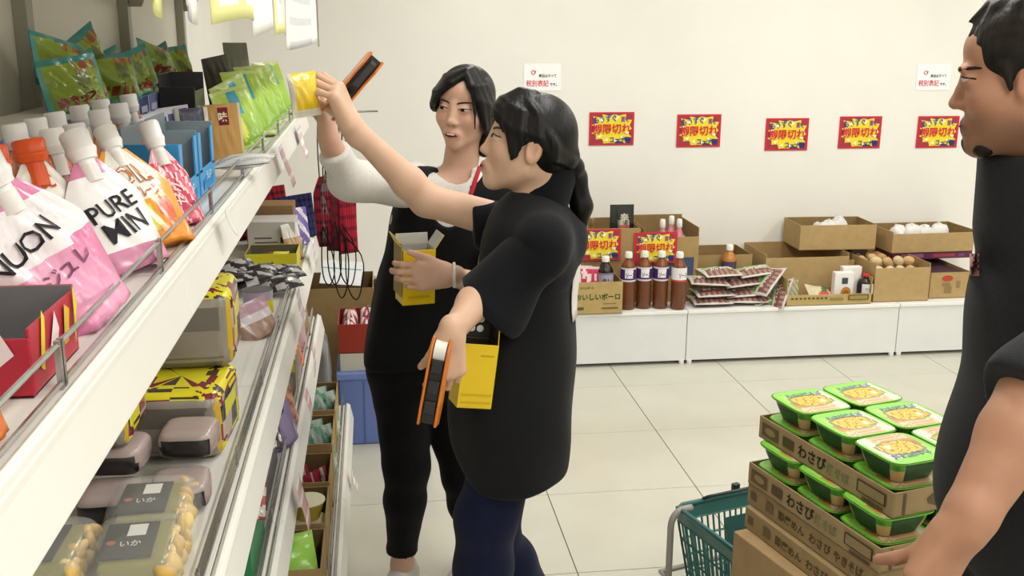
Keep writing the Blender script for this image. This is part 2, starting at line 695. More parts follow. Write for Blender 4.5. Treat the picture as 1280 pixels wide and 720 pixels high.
WS = WALL_Y - 0.0045
names = ['first red and yellow burst sign on the wall, beside the ponytail',
         'second red and yellow burst sign along the wall from the ponytail',
         'third and lowest hung red and yellow burst sign on the wall, middle of the five',
         'fourth red and yellow burst sign along the wall from the ponytail',
         'fifth red and yellow burst sign on the wall, half behind the man\'s chin']
for (px, py), lb in zip([(764.5, 161), (873.5, 163.5), (983.5, 168), (1075, 165.5), (1172, 165)], names):
    p = atY(px, py, WS)
    burst_sign(Matrix.Translation(p), 0.262, 0.188, lb, 'burst signs on the wall')


def tax_card(px, py, label, small):
    p = atY(px, py, WS + 0.002)
    w, h = 0.212, 0.150
    o = MB().box((0, 0, 0), (w, 0.0015, h), '#fbfbfb').build('notice_card', PAPER, None)
    o.matrix_world = Matrix.Translation(p)
    tag(o, label, 'notice', 'price notices on the wall')
    pl = ((0, -0.0008, 0), (1, 0, 0), (0, 0, 1))
    face_print(o, [('t', '税別表記', -0.028, -0.034, 0.036, '#d8204a', 0.128, 0.012), ('t', 'です。', 0.062, -0.040, 0.016, '#222222', 0.04, 0.03),
                   ('t', '商品はすべて', 0.03, 0.008, 0.019, '#222222', 0.10, 0.012)], pl)
    a = [(-0.052 + 0.014 * math.cos(t), 0.026 + 0.014 * math.sin(t)) for t in [i * .5 for i in range(12)]]
    b = [(-0.052 + 0.006 * math.cos(t), 0.026 + 0.006 * math.sin(t)) for t in [i * .5 for i in range(12)]]
    face_print(o, [('p', a, '#d89a9a'), ('p', b, '#ffffff'), ('p', [(-.049, .03), (-.036, .036), (-.04, .02)], '#b73248')], pl, name='emblem')
    return o


tax_card(678, 96.5, 'white price notice with red characters above the head with the ponytail', True)
tax_card(1167, 96.5, 'white price notice with red characters beside the man\'s nose', True)

# ================================================================== GOODS ON THE BACK PLATFORM
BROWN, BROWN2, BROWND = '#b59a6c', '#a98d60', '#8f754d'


def on_plat(px, py, back=0.0):
    """point on the platform top seen at the pixel (py ignored when back given: distance behind the front edge)"""
    if back:
        p = atY(px, py, PF + back)
        return Vector((p.x, p.y, PZ))
    return atZ(px, py, PZ)


# carton of biscuits overhanging the front edge, red pouches and a sauce bottle in it
xL, xR = atY(716, 380, 5.15).x, atY(778, 380, 5.15).x
c1w = xR - xL
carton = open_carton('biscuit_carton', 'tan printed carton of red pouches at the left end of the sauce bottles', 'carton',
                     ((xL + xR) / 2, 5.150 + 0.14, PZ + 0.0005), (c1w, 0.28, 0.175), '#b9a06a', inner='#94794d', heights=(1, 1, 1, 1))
face_print(carton, [('t', 'おいしいボーロ', 0, 0.095, 0.035, '#3d5a2c', 0.24, 0.03), ('t', 'おいしいボーロ', -0.06, 0.145, 0.012, '#4b4632', 0.07, 0.02),
                    ('r', -0.13, 0.025, -0.075, 0.04, '#5c5a35'), ('r', 0.02, 0.028, 0.11, 0.036, '#6e6340'), ('r', 0.03, 0.055, 0.10, 0.06, '#8b7c50')],
           ((0, -0.14, 0), (1, 0, 0), (0, 0, 1)))


def red_pouch_col(seed):
    r = random.Random(seed)
    ph = [(r.uniform(-.8, .8), r.uniform(.2, .9), r.uniform(.1, .3)) for _ in range(5)]

    def f(u, v, fr):
        if v > .93 or v < .05:
            return lin('#e8d0d4')
        for a, b, c in ph:
            if (u - a) ** 2 + ((v - b) * 1.5) ** 2 < c * c:
                return lin('#f3dfe2')
        return mixc('#c21c43', '#e04a6a', v * .6)
    return f


for k, (dx, dy, l) in enumerate([(-0.08, -0.09, 'pink-red foil pouch at the front left of the biscuit carton'),
                                 (-0.02, -0.06, 'pink-red foil pouch in the middle of the biscuit carton'),
                                 (-0.07, 0.02, 'pink-red foil pouch at the back of the biscuit carton')]):
    pouch('snack_pouch', l, 'pouch', ((xL + xR) / 2 + dx, 5.29 + dy, PZ + 0.012), (0.05, 0.12, 1), (0, -1, 0.1), 0.13, 0.235 - .01 * k, 0.035,
          red_pouch_col(k), mode='stand', group='red pouches in the biscuit carton', seed=k, crk=.01)


def sauce_bottle(name, loc, h, r, body, cap, label, cat, labcols, group=None, lab=(0.45, 0.72), text=None, neckcol=None):
    e = empty(name, loc, label, cat, group)
    prof = [(r * .90, 0), (r, h * .02), (r, h * .30), (r * .97, h * .34), (r, h * .38), (r, h * .70), (r * .93, h * .76), (r * .62, h * .83), (r * .44, h * .87), (r * .44, h * .90)]
    cols = [body] * 6 + [neckcol or body] * 3
    MB().lathe(prof, body, 20, cols=cols).build('bottle_body', BOTTLE, e, smooth=True)
    MB().lathe([(r * .46, h * .895), (r * .50, h * .90), (r * .50, h * .955), (r * .47, h * .985), (r * .40, h)], cap, 16).build('cap', PLASTIC, e, smooth=True)
    mb = MB()
    a, b = lab
    n = 28

    def lf(u, v):
        an = 2 * math.pi * u
        return Vector((math.cos(an) * (r + .0008), math.sin(an) * (r + .0008), h * (a + (b - a) * v)))
    mb.grid(lf, n, 8, labcols)
    lo = mb.build('label', PAPER, e, smooth='all')
    if text:
        tb = MB()
        for (t, ang, z, hh, c, wm) in text:
            def fn(x, y):
                an = -math.pi / 2 + ang + x / r
                return Vector((math.cos(an) * (r + .0018), math.sin(an) * (r + .0018), h * z + y))
            put_text(tb, t, hh, c, fn, wm, 0.03)
        tb.build('lettering', INK, e)
    return e


def plum_label(seed):
    def f(u, v):
        a = ((u - .75 + .5) % 1) - .5          # 0 at the front
        if v < .12 or v > .92:
            return lin('#d8cfd8')
        if abs(a + .02) < .10 and .2 < v < .85:
            return lin('#ece6ea')
        if (a * 5) ** 2 + (v - .8) ** 2 * 3 < .12:
            return lin('#c6474d')
        return lin('#4a2a6a')
    return f


bl = ['tall brown sauce bottle with a purple label, first of four from the tan carton',
      'tall brown sauce bottle with a purple label, second of four from the tan carton',
      'tall brown sauce bottle with a purple label, third of four from the tan carton',
      'tall brown sauce bottle with a white label, nearest the snack pouches']
for k, (px, py) in enumerate([(785, 381), (805, 382), (826, 381), (848.5, 383)]):
    p = on_plat(px, py)
    p.y = 5.245 + (0.0, .01, 0.0, -.03)[k]
    p.x = atY(px, 350, p.y).x
    white = lambda u, v: lin('#e9e6e6') if v > .1 else lin('#c34b45')
    sauce_bottle('sauce_bottle', p, 0.315, 0.041, '#6b3a1e', '#ecebe6', bl[k], 'bottle', white if k == 3 else plum_label(k),
                 'tall brown sauce bottles on the platform', lab=(.50, .74), neckcol='#7a3f1c',
                 text=[('ソース', 0.3 if k == 3 else 0.05, .61, .022, '#3a2340' if k != 3 else '#7b3a8a', .05)])

p = atY(757, 330, 5.262)
sauce_bottle('sauce_bottle', (p.x, 5.262, PZ + 0.0055), 0.285, 0.043, '#1d1216', '#efefec', 'dark sauce bottle with a pale label standing in the biscuit carton', 'bottle',
             lambda u, v: lin('#b9b2c4') if .1 < v < .9 else lin('#8a86a0'), lab=(.40, .70), text=[('タレ', 0, .55, .03, '#45345c', .05)])

# open cartons at the back, behind the two signs
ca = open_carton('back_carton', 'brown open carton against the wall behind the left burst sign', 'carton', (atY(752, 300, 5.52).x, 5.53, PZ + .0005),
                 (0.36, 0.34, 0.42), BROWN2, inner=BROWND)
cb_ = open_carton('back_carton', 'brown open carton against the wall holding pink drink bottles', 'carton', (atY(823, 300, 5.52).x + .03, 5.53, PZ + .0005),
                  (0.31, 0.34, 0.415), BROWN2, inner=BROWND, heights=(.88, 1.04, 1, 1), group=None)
MB().box((0, -.172, .20), (0.26, .002, 0.10), '#41506e').build('print_panel', PAPER, cb_)
# signs standing against the cartons
for px, py, l in ((749.5, 307, 'burst sign propped against the carton behind the dark sauce bottle'),
                  (820.5, 310.5, 'burst sign propped behind the four brown sauce bottles')):
    p = atY(px, py, 5.335)
    burst_sign(Matrix.Translation((p.x, 5.352, p.z)) @ Matrix.Rotation(-0.03, 4, 'X'), 0.242, 0.172, l, 'burst signs propped on the platform')

# inside / on top of the back cartons
p = atY(779, 290, 5.46)


def black_col(u, v, fr):
    if v > .9:
        return lin('#1a1a1a')
    if fr and abs(u - .15) < .5 and .15 < v < .85:
        return mixc('#c8c2a8', '#55584a', (math.sin(u * 9 + v * 14) + 1) / 2)
    return lin('#1d211e')


bz = PZ + 0.012
po, S = pouch('seasoning_pouch', 'black seasoning pouch with a pale print sticking up from the brown cartons', 'pouch', (p.x, 5.48, bz), (0, .05, 1), (0, -1, 0), 0.135, 0.515, 0.05,
              black_col, mode='stand', seed=4, crk=.006)
letter_on(po, S, [('辛', .2, .86, .05, '#d8d2bd', .06, 0, .03), ('味', .25, .74, .05, '#c94b4b', .06, 0, .03)], 0.135, 0.515)
for k, (px, l) in enumerate([(824, 'pink drink bottle in the carton, first of three from the black pouch'), (836, 'pink drink bottle in the carton, middle one of three'),
                             (845, 'pink drink bottle in the carton, third from the black pouch')]):
    p = atY(px, 280, 5.44 + .03 * (k % 2))
    sauce_bottle('drink_bottle', (p.x + .02, 5.44 + .045 * (k % 2), PZ + 0.0055), 0.445 + .01 * (k % 2), 0.032, '#d98a94', '#f3f1ee', l, 'bottle',
                 lambda u, v: lin('#e1b8bc') if v > .3 else lin('#c4535f'), 'pink drink bottles in the carton', lab=(.55, .80))
for k, (px, l) in enumerate([(731, 'clear bottle with a pale label in the left back carton'), (741, 'amber bottle with a brown cap in the left back carton')]):
    p = atY(px, 280, 5.45)
    sauce_bottle('glass_bottle', (p.x, 5.44 + .03 * k, PZ + 0.0055), 0.455, 0.031, ('#c9c3b4', '#9a7a3e')[k], ('#e5e2da', '#8b6a3c')[k], l, 'bottle',
                 (lambda u, v: lin('#d9d4c8')) if k == 0 else (lambda u, v: lin('#b59a5a')), lab=(.55, .8))

# pile of snack pouches
def snack_col(seed):
    def f(u, v, fr):
        if v > .92 or v < .08 or abs(u) > .92:
            return lin('#cfc8c2')
        q = v + .10 * math.sin(u * 2.2 + seed)
        if not fr:
            return lin('#77463f')
        if .60 < q < .76:
            return lin('#69c24a')
        if .76 <= q < .84:
            return lin('#efeeea')
        if .32 < q < .52:
            return lin('#84504a')
        if q <= .32:
            return lin('#a08478') if int((u * 7 + seed) % 2) else lin('#7d544c')
        return lin('#d3cac3')
    return f


sp = [  # px,py of the pouch centre, back offset, tilt, spin
    (887, 379, 5.27, .02, 0.03), (932, 377, 5.28, .0, -0.06), (890, 365, 5.28, .04, .1), (928, 365, 5.30, -.05, 0.0), (885, 351, 5.29, .05, -.05),
    (925, 352, 5.31, -.03, .12), (899, 340, 5.31, .07, .18), (943, 339, 5.33, -.04, .14), (958, 352, 5.27, -.55, .5), (972, 370, 5.25, -.75, .6), (955, 377, 5.30, -.1, .3)]
sl = ['bottom left of the pile', 'bottom of the pile beside its left corner pouch', 'second layer, left end of the pile', 'second layer, middle of the pile', 'third layer, left end of the pile',
      'third layer, middle of the pile', 'upper left with its green band showing', 'top of the pile with its green band up', 'leaning on the right side of the pile',
      'sliding off the right end against the tray carton', 'under the leaning pouches at the right of the pile']
for k, (px, py, Y, tl, sp_) in enumerate(sp):
    c = atY(px, py, Y)
    c.z = max(c.z, PZ + 0.028)
    W, H = 0.225, 0.15
    upd = Vector((0, math.cos(.12), math.sin(.12)))
    up = Matrix.Rotation(sp_, 3, 'Z') @ Vector((0, 1, 0.10))
    up = Matrix.Rotation(tl, 3, 'Y') @ up
    fc = Matrix.Rotation(tl, 3, 'Y') @ Vector((0, -.35, 1))
    base = c - up.normalized() * H / 2
    po, S = pouch('snack_pouch', 'brown and green snack pouch, ' + sl[k], 'pouch', base, up, fc, W, H, 0.05, snack_col(k), mode='pillow',
                  group='snack pouches piled on the platform', seed=20 + k, crk=.006, nu=14, nv=12, material=FILMSOFT)
    letter_on(po, S, [('かりんとう', 0, .42, .026, '#efe6dc', .15, 0, .03)], W, H)

# carton and bottle behind the pile
open_carton('back_carton', 'low brown carton behind the pile of snack pouches', 'carton', (atY(893, 330, 5.58).x, 5.60, PZ + .0005), (0.36, .28, 0.235), BROWN2, inner=BROWND)
p = atY(911.5, 330, 5.41)
sauce_bottle('sauce_bottle', (p.x, 5.415, PZ + .0005), 0.305, 0.04, '#b5793a', '#eeece6', 'single tan bottle with a white cap behind the snack pouches', 'bottle',
             lambda u, v: lin('#4d3f57') if v > .3 else lin('#b0a6a6'), lab=(.50, .70))

# large open carton at the back, small carton across it
xA, xB = atY(950, 330, 5.5).x, atY(1052, 330, 5.5).x
open_carton('large_carton', 'large open brown carton behind the printed tray, another carton lying across it', 'carton', ((xA + xB) / 2, 5.59, PZ + .0005), (xB - xA, .36, 0.240), BROWN, inner=BROWN2,
            heights=(.92, 1.0, 1, 1))
p0, p1 = atY(995, 300, 5.57), atY(1087, 300, 5.57)
topc = open_carton('small_carton', 'brown carton with white paper inside, balanced across the large open carton', 'carton', ((p0.x + p1.x) / 2, 5.63, PZ + .2415),
                   (p1.x - p0.x, .27, .145), BROWN, inner=BROWND, rz=-.04)


def paper_bag(name, loc, s, label, col, seed, group=None, cat='bag'):
    r = random.Random(seed)
    ph = [r.uniform(0, 6) for _ in range(6)]

    def f(u, v):
        a, b = 2 * math.pi * u, math.pi * v
        d = 1 + .18 * math.sin(3 * a + ph[0]) * math.sin(b * 2 + ph[1]) + .10 * math.sin(7 * a + ph[2]) * math.sin(5 * b + ph[3])
        return Vector((s[0] * d * math.cos(a) * math.sin(b) ** .7, s[1] * d * math.sin(a) * math.sin(b) ** .7, s[2] * (1 - d * math.cos(b))))
    o = MB().grid(f, 16, 9, col).build(name, FILMSOFT, None, smooth='all')
    o.location = loc
    return tag(o, label, cat, group)


for k, dx in enumerate((-.06, .0, .07)):
    paper_bag('plastic_bag', ((p0.x + p1.x) / 2 + dx, 5.62 + .02 * k, PZ + .2465), (.045, .06, .066 + .006 * k),
              ('crumpled white bag at the left in the balanced carton', 'crumpled white bag in the middle of the balanced carton', 'crumpled white bag at the right in the balanced carton')[k],
              '#e4e2dc', k + 3, 'white bags in the balanced carton')

# printed tray with a cut-down front
xA, xB = atY(985, 360, 5.18).x, atY(1091, 360, 5.18).x
tray = open_carton('printed_tray', 'tan printed tray carton with a low front at the edge of the platform', 'carton', ((xA + xB) / 2, 5.185 + .12, PZ + .0005), (xB - xA, .24, .20), '#b8a26c',
                   inner='#a58c58', heights=(.30, .98, .75, .75))
tw = xB - xA
face_print(tray, [('r', -tw * .45 + i * .024, .036, -tw * .45 + i * .024 + .014, .046, '#5d4c2a') for i in range(9)] +
           [('r', 0, .028, tw * .16, .040, '#94804a'), ('r', tw * .22, .026, tw * .46, .056, '#6a5730'), ('r', tw * .235, .031, tw * .445, .051, '#a08a56')],
           ((0, -.12, 0), (1, 0, 0), (0, 0, 1)))


def candy_col(u, v, fr):
    if (u - .3) ** 2 + ((v - .5) * 1.4) ** 2 < .10:
        return lin('#d8404a')
    if abs(v - .5 + u * .2) < .12:
        return lin('#4f7a45')
    return lin('#d3c8a8') if v < .8 else lin('#a4513f')


pouch('candy_bag', 'clear bag of red and green sweets lying in the printed tray', 'pouch', (xA + .155, 5.26, PZ + .05), (1, .1, -.18), (0, -.6, 1), .15, .17, .06, candy_col, mode='pillow', seed=8, crk=.01, material=FILM)
pouch('noodle_bag', 'pale bag in the left corner of the printed tray', 'pouch', (xA + .055, 5.255, PZ + .008), (0, .25, 1), (0, -1, .2), .09, .12, .05,
      lambda u, v, f: mixc('#c9c0a0', '#8a8a62', abs(math.sin(u * 5 + v * 8))), mode='stand', seed=9, crk=.01)
for k in range(2):
    px = (1053, 1062)[k]
    p = atY(px, 350, 5.26 + .045 * k)
    o = closed_carton('biscuit_box', ('white packet with a biscuit picture standing in the printed tray', 'white packet with a red edge behind the biscuit packet')[k], 'box',
                      (p.x, 5.255 + .045 * k, PZ + .0055), (.112, .042, .165 + .02 * k), '#ece9e4', material=GLOSSCARD, group=None, bevel=.004,
                      cols={3: '#b03a3a'} if k else None)
    if k == 0:
        face_print(o, [('p', [(.012 + .03 * math.cos(t), .05 + .034 * math.sin(t)) for t in [i * .45 for i in range(14)]], '#c98a3e'),
                       ('r', -.015, .10, .02, .135, '#4a4e5c'), ('p', [(.012 + .018 * math.cos(t), .045 + .02 * math.sin(t)) for t in [i * .45 for i in range(14)]], '#a8642a')],
                   ((0, -.021, 0), (1, 0, 0), (0, 0, 1)), name='print_panel')
p = atY(1082.5, 350, 5.25)
sauce_bottle('sauce_bottle', (p.x, 5.25, PZ + .0055), .152, .043, '#2a1712', '#c3272f', 'small dark sauce bottle with a red cap in the printed tray', 'bottle',
             lambda u, v: lin('#e2dede') if abs(((u - .75 + .5) % 1) - .5) < .16 else lin('#3a2320'), lab=(.28, .66), text=[('ソース', 0, .47, .016, '#3a2340', .04)])

# carton of potatoes
xA, xB = atY(1093, 345, 5.22).x, atY(1161.5, 345, 5.22).x
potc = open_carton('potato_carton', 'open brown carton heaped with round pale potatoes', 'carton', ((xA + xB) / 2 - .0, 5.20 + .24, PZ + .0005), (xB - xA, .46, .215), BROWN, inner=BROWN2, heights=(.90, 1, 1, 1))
MB().box((0, 0.002, .012), (xB - xA + .001, .461, .024), BROWN2).build('lower_edge', CARD, potc)
r = random.Random(3)
n = 0
for k in range(26):
    i, j, l = k % 4, (k // 4) % 5, k // 20
    x = (xA + xB) / 2 + (i - 1.5) * .062 + r.uniform(-.006, .006)
    y = 5.31 + j * .068 + r.uniform(-.006, .006) + .03 * l
    z = PZ + .158 + .045 * l + .03 * (j / 5)
    rr = r.uniform(.028, .033)
    o = MB().sphere((0, 0, 0), rr, r.choice(['#c9a877', '#d6bd92', '#b98f5f', '#dccaa6']), 12, 8, sc=(1.1, .95, .85)).build('potato', mat('potato_skin', .75, .3, grain=.12, gscale=30, bump=.3, bscale=70), None, smooth='all')
    o.location = (x, y, z)
    o.rotation_euler = (r.random(), r.random(), r.random() * 3)
    tag(o, 'round pale brown potato heaped in the open carton', 'potato', 'potatoes in the brown carton')
pf = MB().box((0, 0, 0), (xB - xA - .014, .44, .004), BROWND).build('filler_sheet', CARD, potc)
pf.location = (0, 0, .124)
p = atY(1076, 316, 5.55)
paper_bag('dark_bag', (xA + .07, 5.60, PZ + .135), (.06, .05, .06), 'dark brown wrapped bag at the back corner of the potato carton', '#4d3a38', 5)

# two cartons at the far right
xA, xB = atY(1162, 350, 5.26).x, atY(1212, 350, 5.26).x
rc = open_carton('right_carton', 'brown carton with a red mark beside the man\'s jacket', 'carton', ((xA + xB) / 2, 5.25 + .21, PZ + .0005), (xB - xA, .42, .150), '#b3986a', inner=BROWND)
face_print(rc, [('p', [(-.02 + .035 * math.cos(t), .115 + .018 * math.sin(t)) for t in [i * .7 for i in range(9)]], '#b5493a'), ('r', -.05, .070, .0, .09, '#8f7a50'), ('r', -.035, .03, .01, .07, '#8f7a50'),
                ('r', .035, .06, .06, .10, '#957f55')], ((0, -.21, 0), (1, 0, 0), (0, 0, 1)))
MB().box((0, .0, .120), (xB - xA - .02, .40, .02), '#4a3540').build('dark_contents', FILMSOFT, rc)
xA, xB = atY(1113, 310, 5.47).x, atY(1216, 310, 5.47).x
pb = MB().box((0, 0, 0.021), (xB - xA - .01, .25, .042), '#5d2a4a').build('purple_carton', GLOSSCARD, None, bevel=.003)
pb.location = ((xA + xB) / 2 + .01, 5.60, PZ + .178)
pb.rotation_euler = (0, 0, .03)
tag(pb, 'flat purple printed box under the carton of white bags', 'box')
face_print(pb, [('r', -.2, .010, -.06, .034, '#8f5a80'), ('r', 0, .012, .14, .030, '#a04050'), ('r', .16, .01, .2, .03, '#7d4a78')], ((0, -.125, 0), (1, 0, 0), (0, 0, 1)))
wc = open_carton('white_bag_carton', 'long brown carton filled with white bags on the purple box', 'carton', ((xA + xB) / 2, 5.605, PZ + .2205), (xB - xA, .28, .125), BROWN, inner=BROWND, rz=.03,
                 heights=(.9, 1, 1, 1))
for k in range(4):
    paper_bag('plastic_bag', ((xA + xB) / 2 - .15 + .085 * k, 5.60, PZ + .228), (.05, .06, .062 + .006 * (k % 2)), 'crumpled white bag, %s in the long carton' % ('first from the left end', 'second from the left end', 'third from the left end', 'nearest the man\'s jacket')[k],
              '#e6e5e2', k + 30, 'white bags in the long carton')
# a support under the overhanging purple box
closed_carton('back_carton', 'brown carton at the wall carrying the purple box', 'carton', ((xA + xB) / 2 - .02, 5.735, PZ + .0005), (.40, .085, .1765), BROWN2)

# ================================================================== STORE SHELVING along the left wall
D1, D2, D3, D4, D5 = 1.456, 0.976, 0.631, 0.241, 2.190
BAYS = [0.47, 1.38, 2.29, 3.20, 4.11]
shelving = empty('store_shelving', (-0.45, 2.3, 0), 'long white steel store shelving with wire fronts, full of packaged food along the left wall', 'shelving')
SW, SG, SBACK = '#e6e5de', '#a3a193', '#e8e2d4'


def sp_part(name, mb, material=STEEL, parent=shelving, **k):
    o = mb.build(name, material, None, **k)
    o.parent = parent
    o.matrix_parent_inverse = Matrix.Translation(-Vector((-0.45, 2.3, 0))) if parent is shelving else Matrix.Identity(4)
    return o


for y in BAYS:
    mb = MB().box((-.705, y, 1.12), (.03, .042, 2.22), SG)
    up = sp_part('upright', mb, bevel=.002)
    for z in (D1, D2, D3, D5):
        xf = -.40 if z != D5 else -.30
        bd = .16 if z != D5 else .36
        poly = [(-.69, z - .022), (-.69, z - bd), (-.655, z - bd), (-.60, z - bd * .65), (xf, z - .035), (xf, z - .022)]
        sp_part('bracket', MB().prism(poly, y - .006, y + .006, SG), bevel=.001)
for i in range(4):
    ya, yb = BAYS[i], BAYS[i + 1]
    sp_part('back_panel', MB().box((-.722, (ya + yb) / 2, 1.16), (.006, yb - ya - .002, 2.12), SBACK), bevel=.001)
    for z, xf in ((D1, -.272), (D2, -.262), (D3, -.258), (D4, -.150), (D5, -.215)):
        if z == D5:                                          # only a sign rail on its brackets up here
            continue
        sp_part('shelf_board', MB().box(((xf - .69) / 2, (ya + yb) / 2, z - .011), (-.69 - xf if False else abs(-.69 - xf), yb - ya - .003, .022), SW), bevel=.002)
    # price rails
    for z, xf, hgt in ((D1, -.247, .058), (D2, -.227, .062), (D3, -.220, .062), (D4, -.115, .062), (D5, -.205, .06)):
        poly = [(xf, z - hgt), (xf - .004, z - hgt - .003), (xf - .030, z - .022), (xf - .032, z + .004), (xf - .024, z + .010), (xf - .020, z + .004), (xf - .013, z + .002), (xf - .012, z - .006)]
        sp_part('price_rail', MB().prism(poly, ya + .001, yb - .001, SW), bevel=.0015)
    # kick plate
    sp_part('kick_plate', MB().box((-.17, (ya + yb) / 2, .105), (.012, yb - ya - .002, .206), '#d9d8d2'), bevel=.001)
# wire guards: posts with two or three rods
for z, xf, hh, tall in ((D1, -.286, .046, 2), (D2, -.270, .038, 3), (D3, -.266, .038, 3), (D4, -.158, .05, 2)):
    y = BAYS[0] + .01
    while y < 4.08:
        y2 = y + .445
        pf_ = sp_part('wire_guard', MB().tube([(xf, y, z + .006), (xf, y2, z + .006)], .0028, '#b5b6b4', 6), CHROME, smooth=True)
        for q in (y, y2):
            MB().box((xf, q, z + hh / 2), (.005, .006, hh), '#a9aaa8').build('post', CHROME, pf_)
        for k in range(tall - 1):
            zz = z + hh - .004 - k * (hh - .010) / max(1, tall - 1)
            rod = MB().tube([(xf, y, zz), (xf, y2, zz)], .0028, '#b5b6b4', 6).build('rod', CHROME, pf_, smooth=True)
        y = y2 + .0095


# ------------------------------------------------------------------ spouted pouches, near end of the top shelf
def cap_on(parent, H, r=.0175, h=.034, col='#f4f2f0', neck=None, skirt=None):
    mb = MB()
    n = 14
    prof = [(r * .62, -.014), (r * .62, 0), (r * .86, .001), (r * .88, h * .12), (r * 1.02, h * .30), (r * 1.02, h * .38), (r * .94, h * .44), (r * .98, h * .9), (r * .86, h)]
    o = mb.lathe(prof, col, n, Matrix.Translation((0, 0, H))).build('cap', PLASTIC, parent, smooth=True)
    if neck:
        MB().lathe([(r * .72, -.03), (r * .66, -.006)], neck, 12, Matrix.Translation((0, 0, H))).build('spout', PLASTIC, parent, smooth=True)
    return o


def spout_pouch(label, base, top, W, T, colf, cap, texts, seed, group, face=(.82, -.57, .1), neck='#e9e4e0', capr=.0175, caph=.036, shoulders=(.62, .30), crk=.006):
    base, top = Vector(base), Vector(top)
    H = (top - base).length
    o, S = pouch('spout_pouch', label, 'pouch', base, top - base, face, W, H, T, colf, 'stand', group, seed, crk, FILM, shoulders, nu=20, nv=22)
    if texts:
        letter_on(o, S, texts, W, H)
    cap_on(o, H, capr, caph, cap, neck)
    return o


def pink1(u, v, fr):
    if v > .86:
        return lin('#d97fa8')
    if v > .50 + .06 * u:
        return lin('#efe7ea')
    return mixc('#d678a4', '#e9a3c4', .5 + .5 * math.sin(3 * u + 5 * v))


def pink2(u, v, fr):
    if v > .88:
        return lin('#d583a6')
    if v < .2:
        return lin('#d58aad')
    return lin('#f1efef')


def orange_oil(u, v, fr):
    if v > .42 + .25 * abs(u) * (1 if u > 0 else .4):
        return lin('#f0ece0') if abs(u) < .72 else lin('#eea13a')
    if (u + .1) ** 2 + ((v - .30) * 1.4) ** 2 < .05:
        return lin('#d8cf4a')
    if (u - .42) ** 2 + ((v - .33) * 1.4) ** 2 < .04:
        return lin('#d9694a')
    return mixc('#e08a1f', '#f2a53c', v * 2)


def loco(u, v, fr):
    if v > .45:
        return lin('#efe9e0')
    if (u) ** 2 + ((v - .28) * 1.3) ** 2 < .16:
        return lin('#c96a24')
    return lin('#e7d6c0') if v > .06 else lin('#c7641f')


def pinkred(u, v, fr):
    if v > .84:
        return lin('#e7b4be')
    s = math.sin(u * 7 + v * 9)
    return lin('#d8506e') if s > .2 else (lin('#f0c9d0') if s > -.5 else lin('#c93c5a'))


def cola(u, v, fr):
    return mixc('#9a3a22', '#d6702e', .5 + .5 * math.sin(u * 4 + v * 6)) if v > .15 else lin('#6e1f1a')


GP = 'spouted jelly pouches on the top shelf'
spout_pouch('large pink and white spouted pouch with black letters beside the torn red carton', (-.325, 1.135, D1 + .001), (-.385, 1.115, D1 + .158), .142, .085, pink1, '#f3f1f1',
            [('NUON', -.28, .62, .023, '#26222a', .10, .22, .01), ('ジュレ', .1, .40, .02, '#8d5b78', .07, .2, .01)], 11, GP, capr=.02, caph=.042, face=(.75, -.62, .1), crk=.015)
spout_pouch('pink and white spouted pouch lettered in black, in front of the white and orange one', (-.325, 1.395, D1 + .001), (-.380, 1.425, D1 + .145), .118, .07, pink2, '#f3f1f1',
            [('PURE', 0, .56, .024, '#26222a', .08, .2, .012), ('MIN', .10, .37, .028, '#26222a', .08, .2, .012)], 12, GP, capr=.02, caph=.042, face=(.7, -.68, .1))
spout_pouch('white and orange spouted pouch with brown outlined letters and fruit', (-.318, 1.530, D1 + .001), (-.380, 1.58, D1 + .142), .135, .065, orange_oil, '#f3f1ee',
            [('OIL', .05, .72, .034, '#c2713c', .075, .12, .03), ('OIL', .05, .72, .030, '#f6efe6', .07, .12, .0), ('フルーツ', .12, .53, .018, '#c9793f', .05, .12, .015)], 13, GP, face=(.72, -.66, .1))
spout_pouch('cream spouted pouch with an orange cap and large brown letters', (-.405, 1.36, D1 + .001), (-.430, 1.375, D1 + .150), .120, .055, loco, '#e2571f',
            [('UCC', 0, .83, .018, '#c45b34', .06, 0, .02), ('CO', 0, .50, .040, '#b8592a', .08, 0, .03)], 14, GP, capr=.021, caph=.03, neck='#e2571f')
spout_pouch('cream spouted pouch with an orange cap at the near end of the top shelf', (-.415, 1.235, D1 + .001), (-.435, 1.25, D1 + .155), .110, .05, loco, '#e2571f', None, 15, GP, capr=.021, caph=.03, neck='#e2571f')
spout_pouch('small pink and red spouted pouch next to the blue display boxes', (-.312, 1.725, D1 + .001), (-.352, 1.75, D1 + .125), .090, .045, pinkred, '#f2efee',
            [('ゼリー', .0, .45, .024, '#f4dfe3', .06, 1.2, .02)], 16, GP, capr=.017, caph=.045)
spout_pouch('dark red spouted pouch behind the white and orange pouch', (-.420, 1.50, D1 + .001), (-.440, 1.51, D1 + .145), .11, .055, cola, '#efecea', None, 17, GP)
spout_pouch('dark red spouted pouch behind the small pink and red one', (-.425, 1.63, D1 + .001), (-.445, 1.64, D1 + .140), .105, .05, cola, '#efecea', None, 18, GP)
spout_pouch('orange spouted pouch cut by the picture edge beside the torn carton', (-.318, .790, D1 + .001), (-.345, .790, D1 + .12), .070, .05,
            lambda u, v, f: lin('#e6e0da') if .25 < v < .6 else mixc('#cf6a20', '#e98f35', v), '#efecea', None, 19, GP)
bk = [(-.495, 1.53), (-.495, 1.625), (-.50, 1.74), (-.50, 1.885), (-.50, 2.03), (-.485, 2.19), (-.445, 1.79), (-.445, 1.93)]
bl2 = ['first from the near end of the back row', 'second in the back row', 'third in the back row', 'fourth in the back row', 'fifth in the back row, below the blue cards', 'last in the back row beside the dark blue sachets',
       'in the middle row behind the blue display box', 'in the middle row at its far end']
p0_ = None
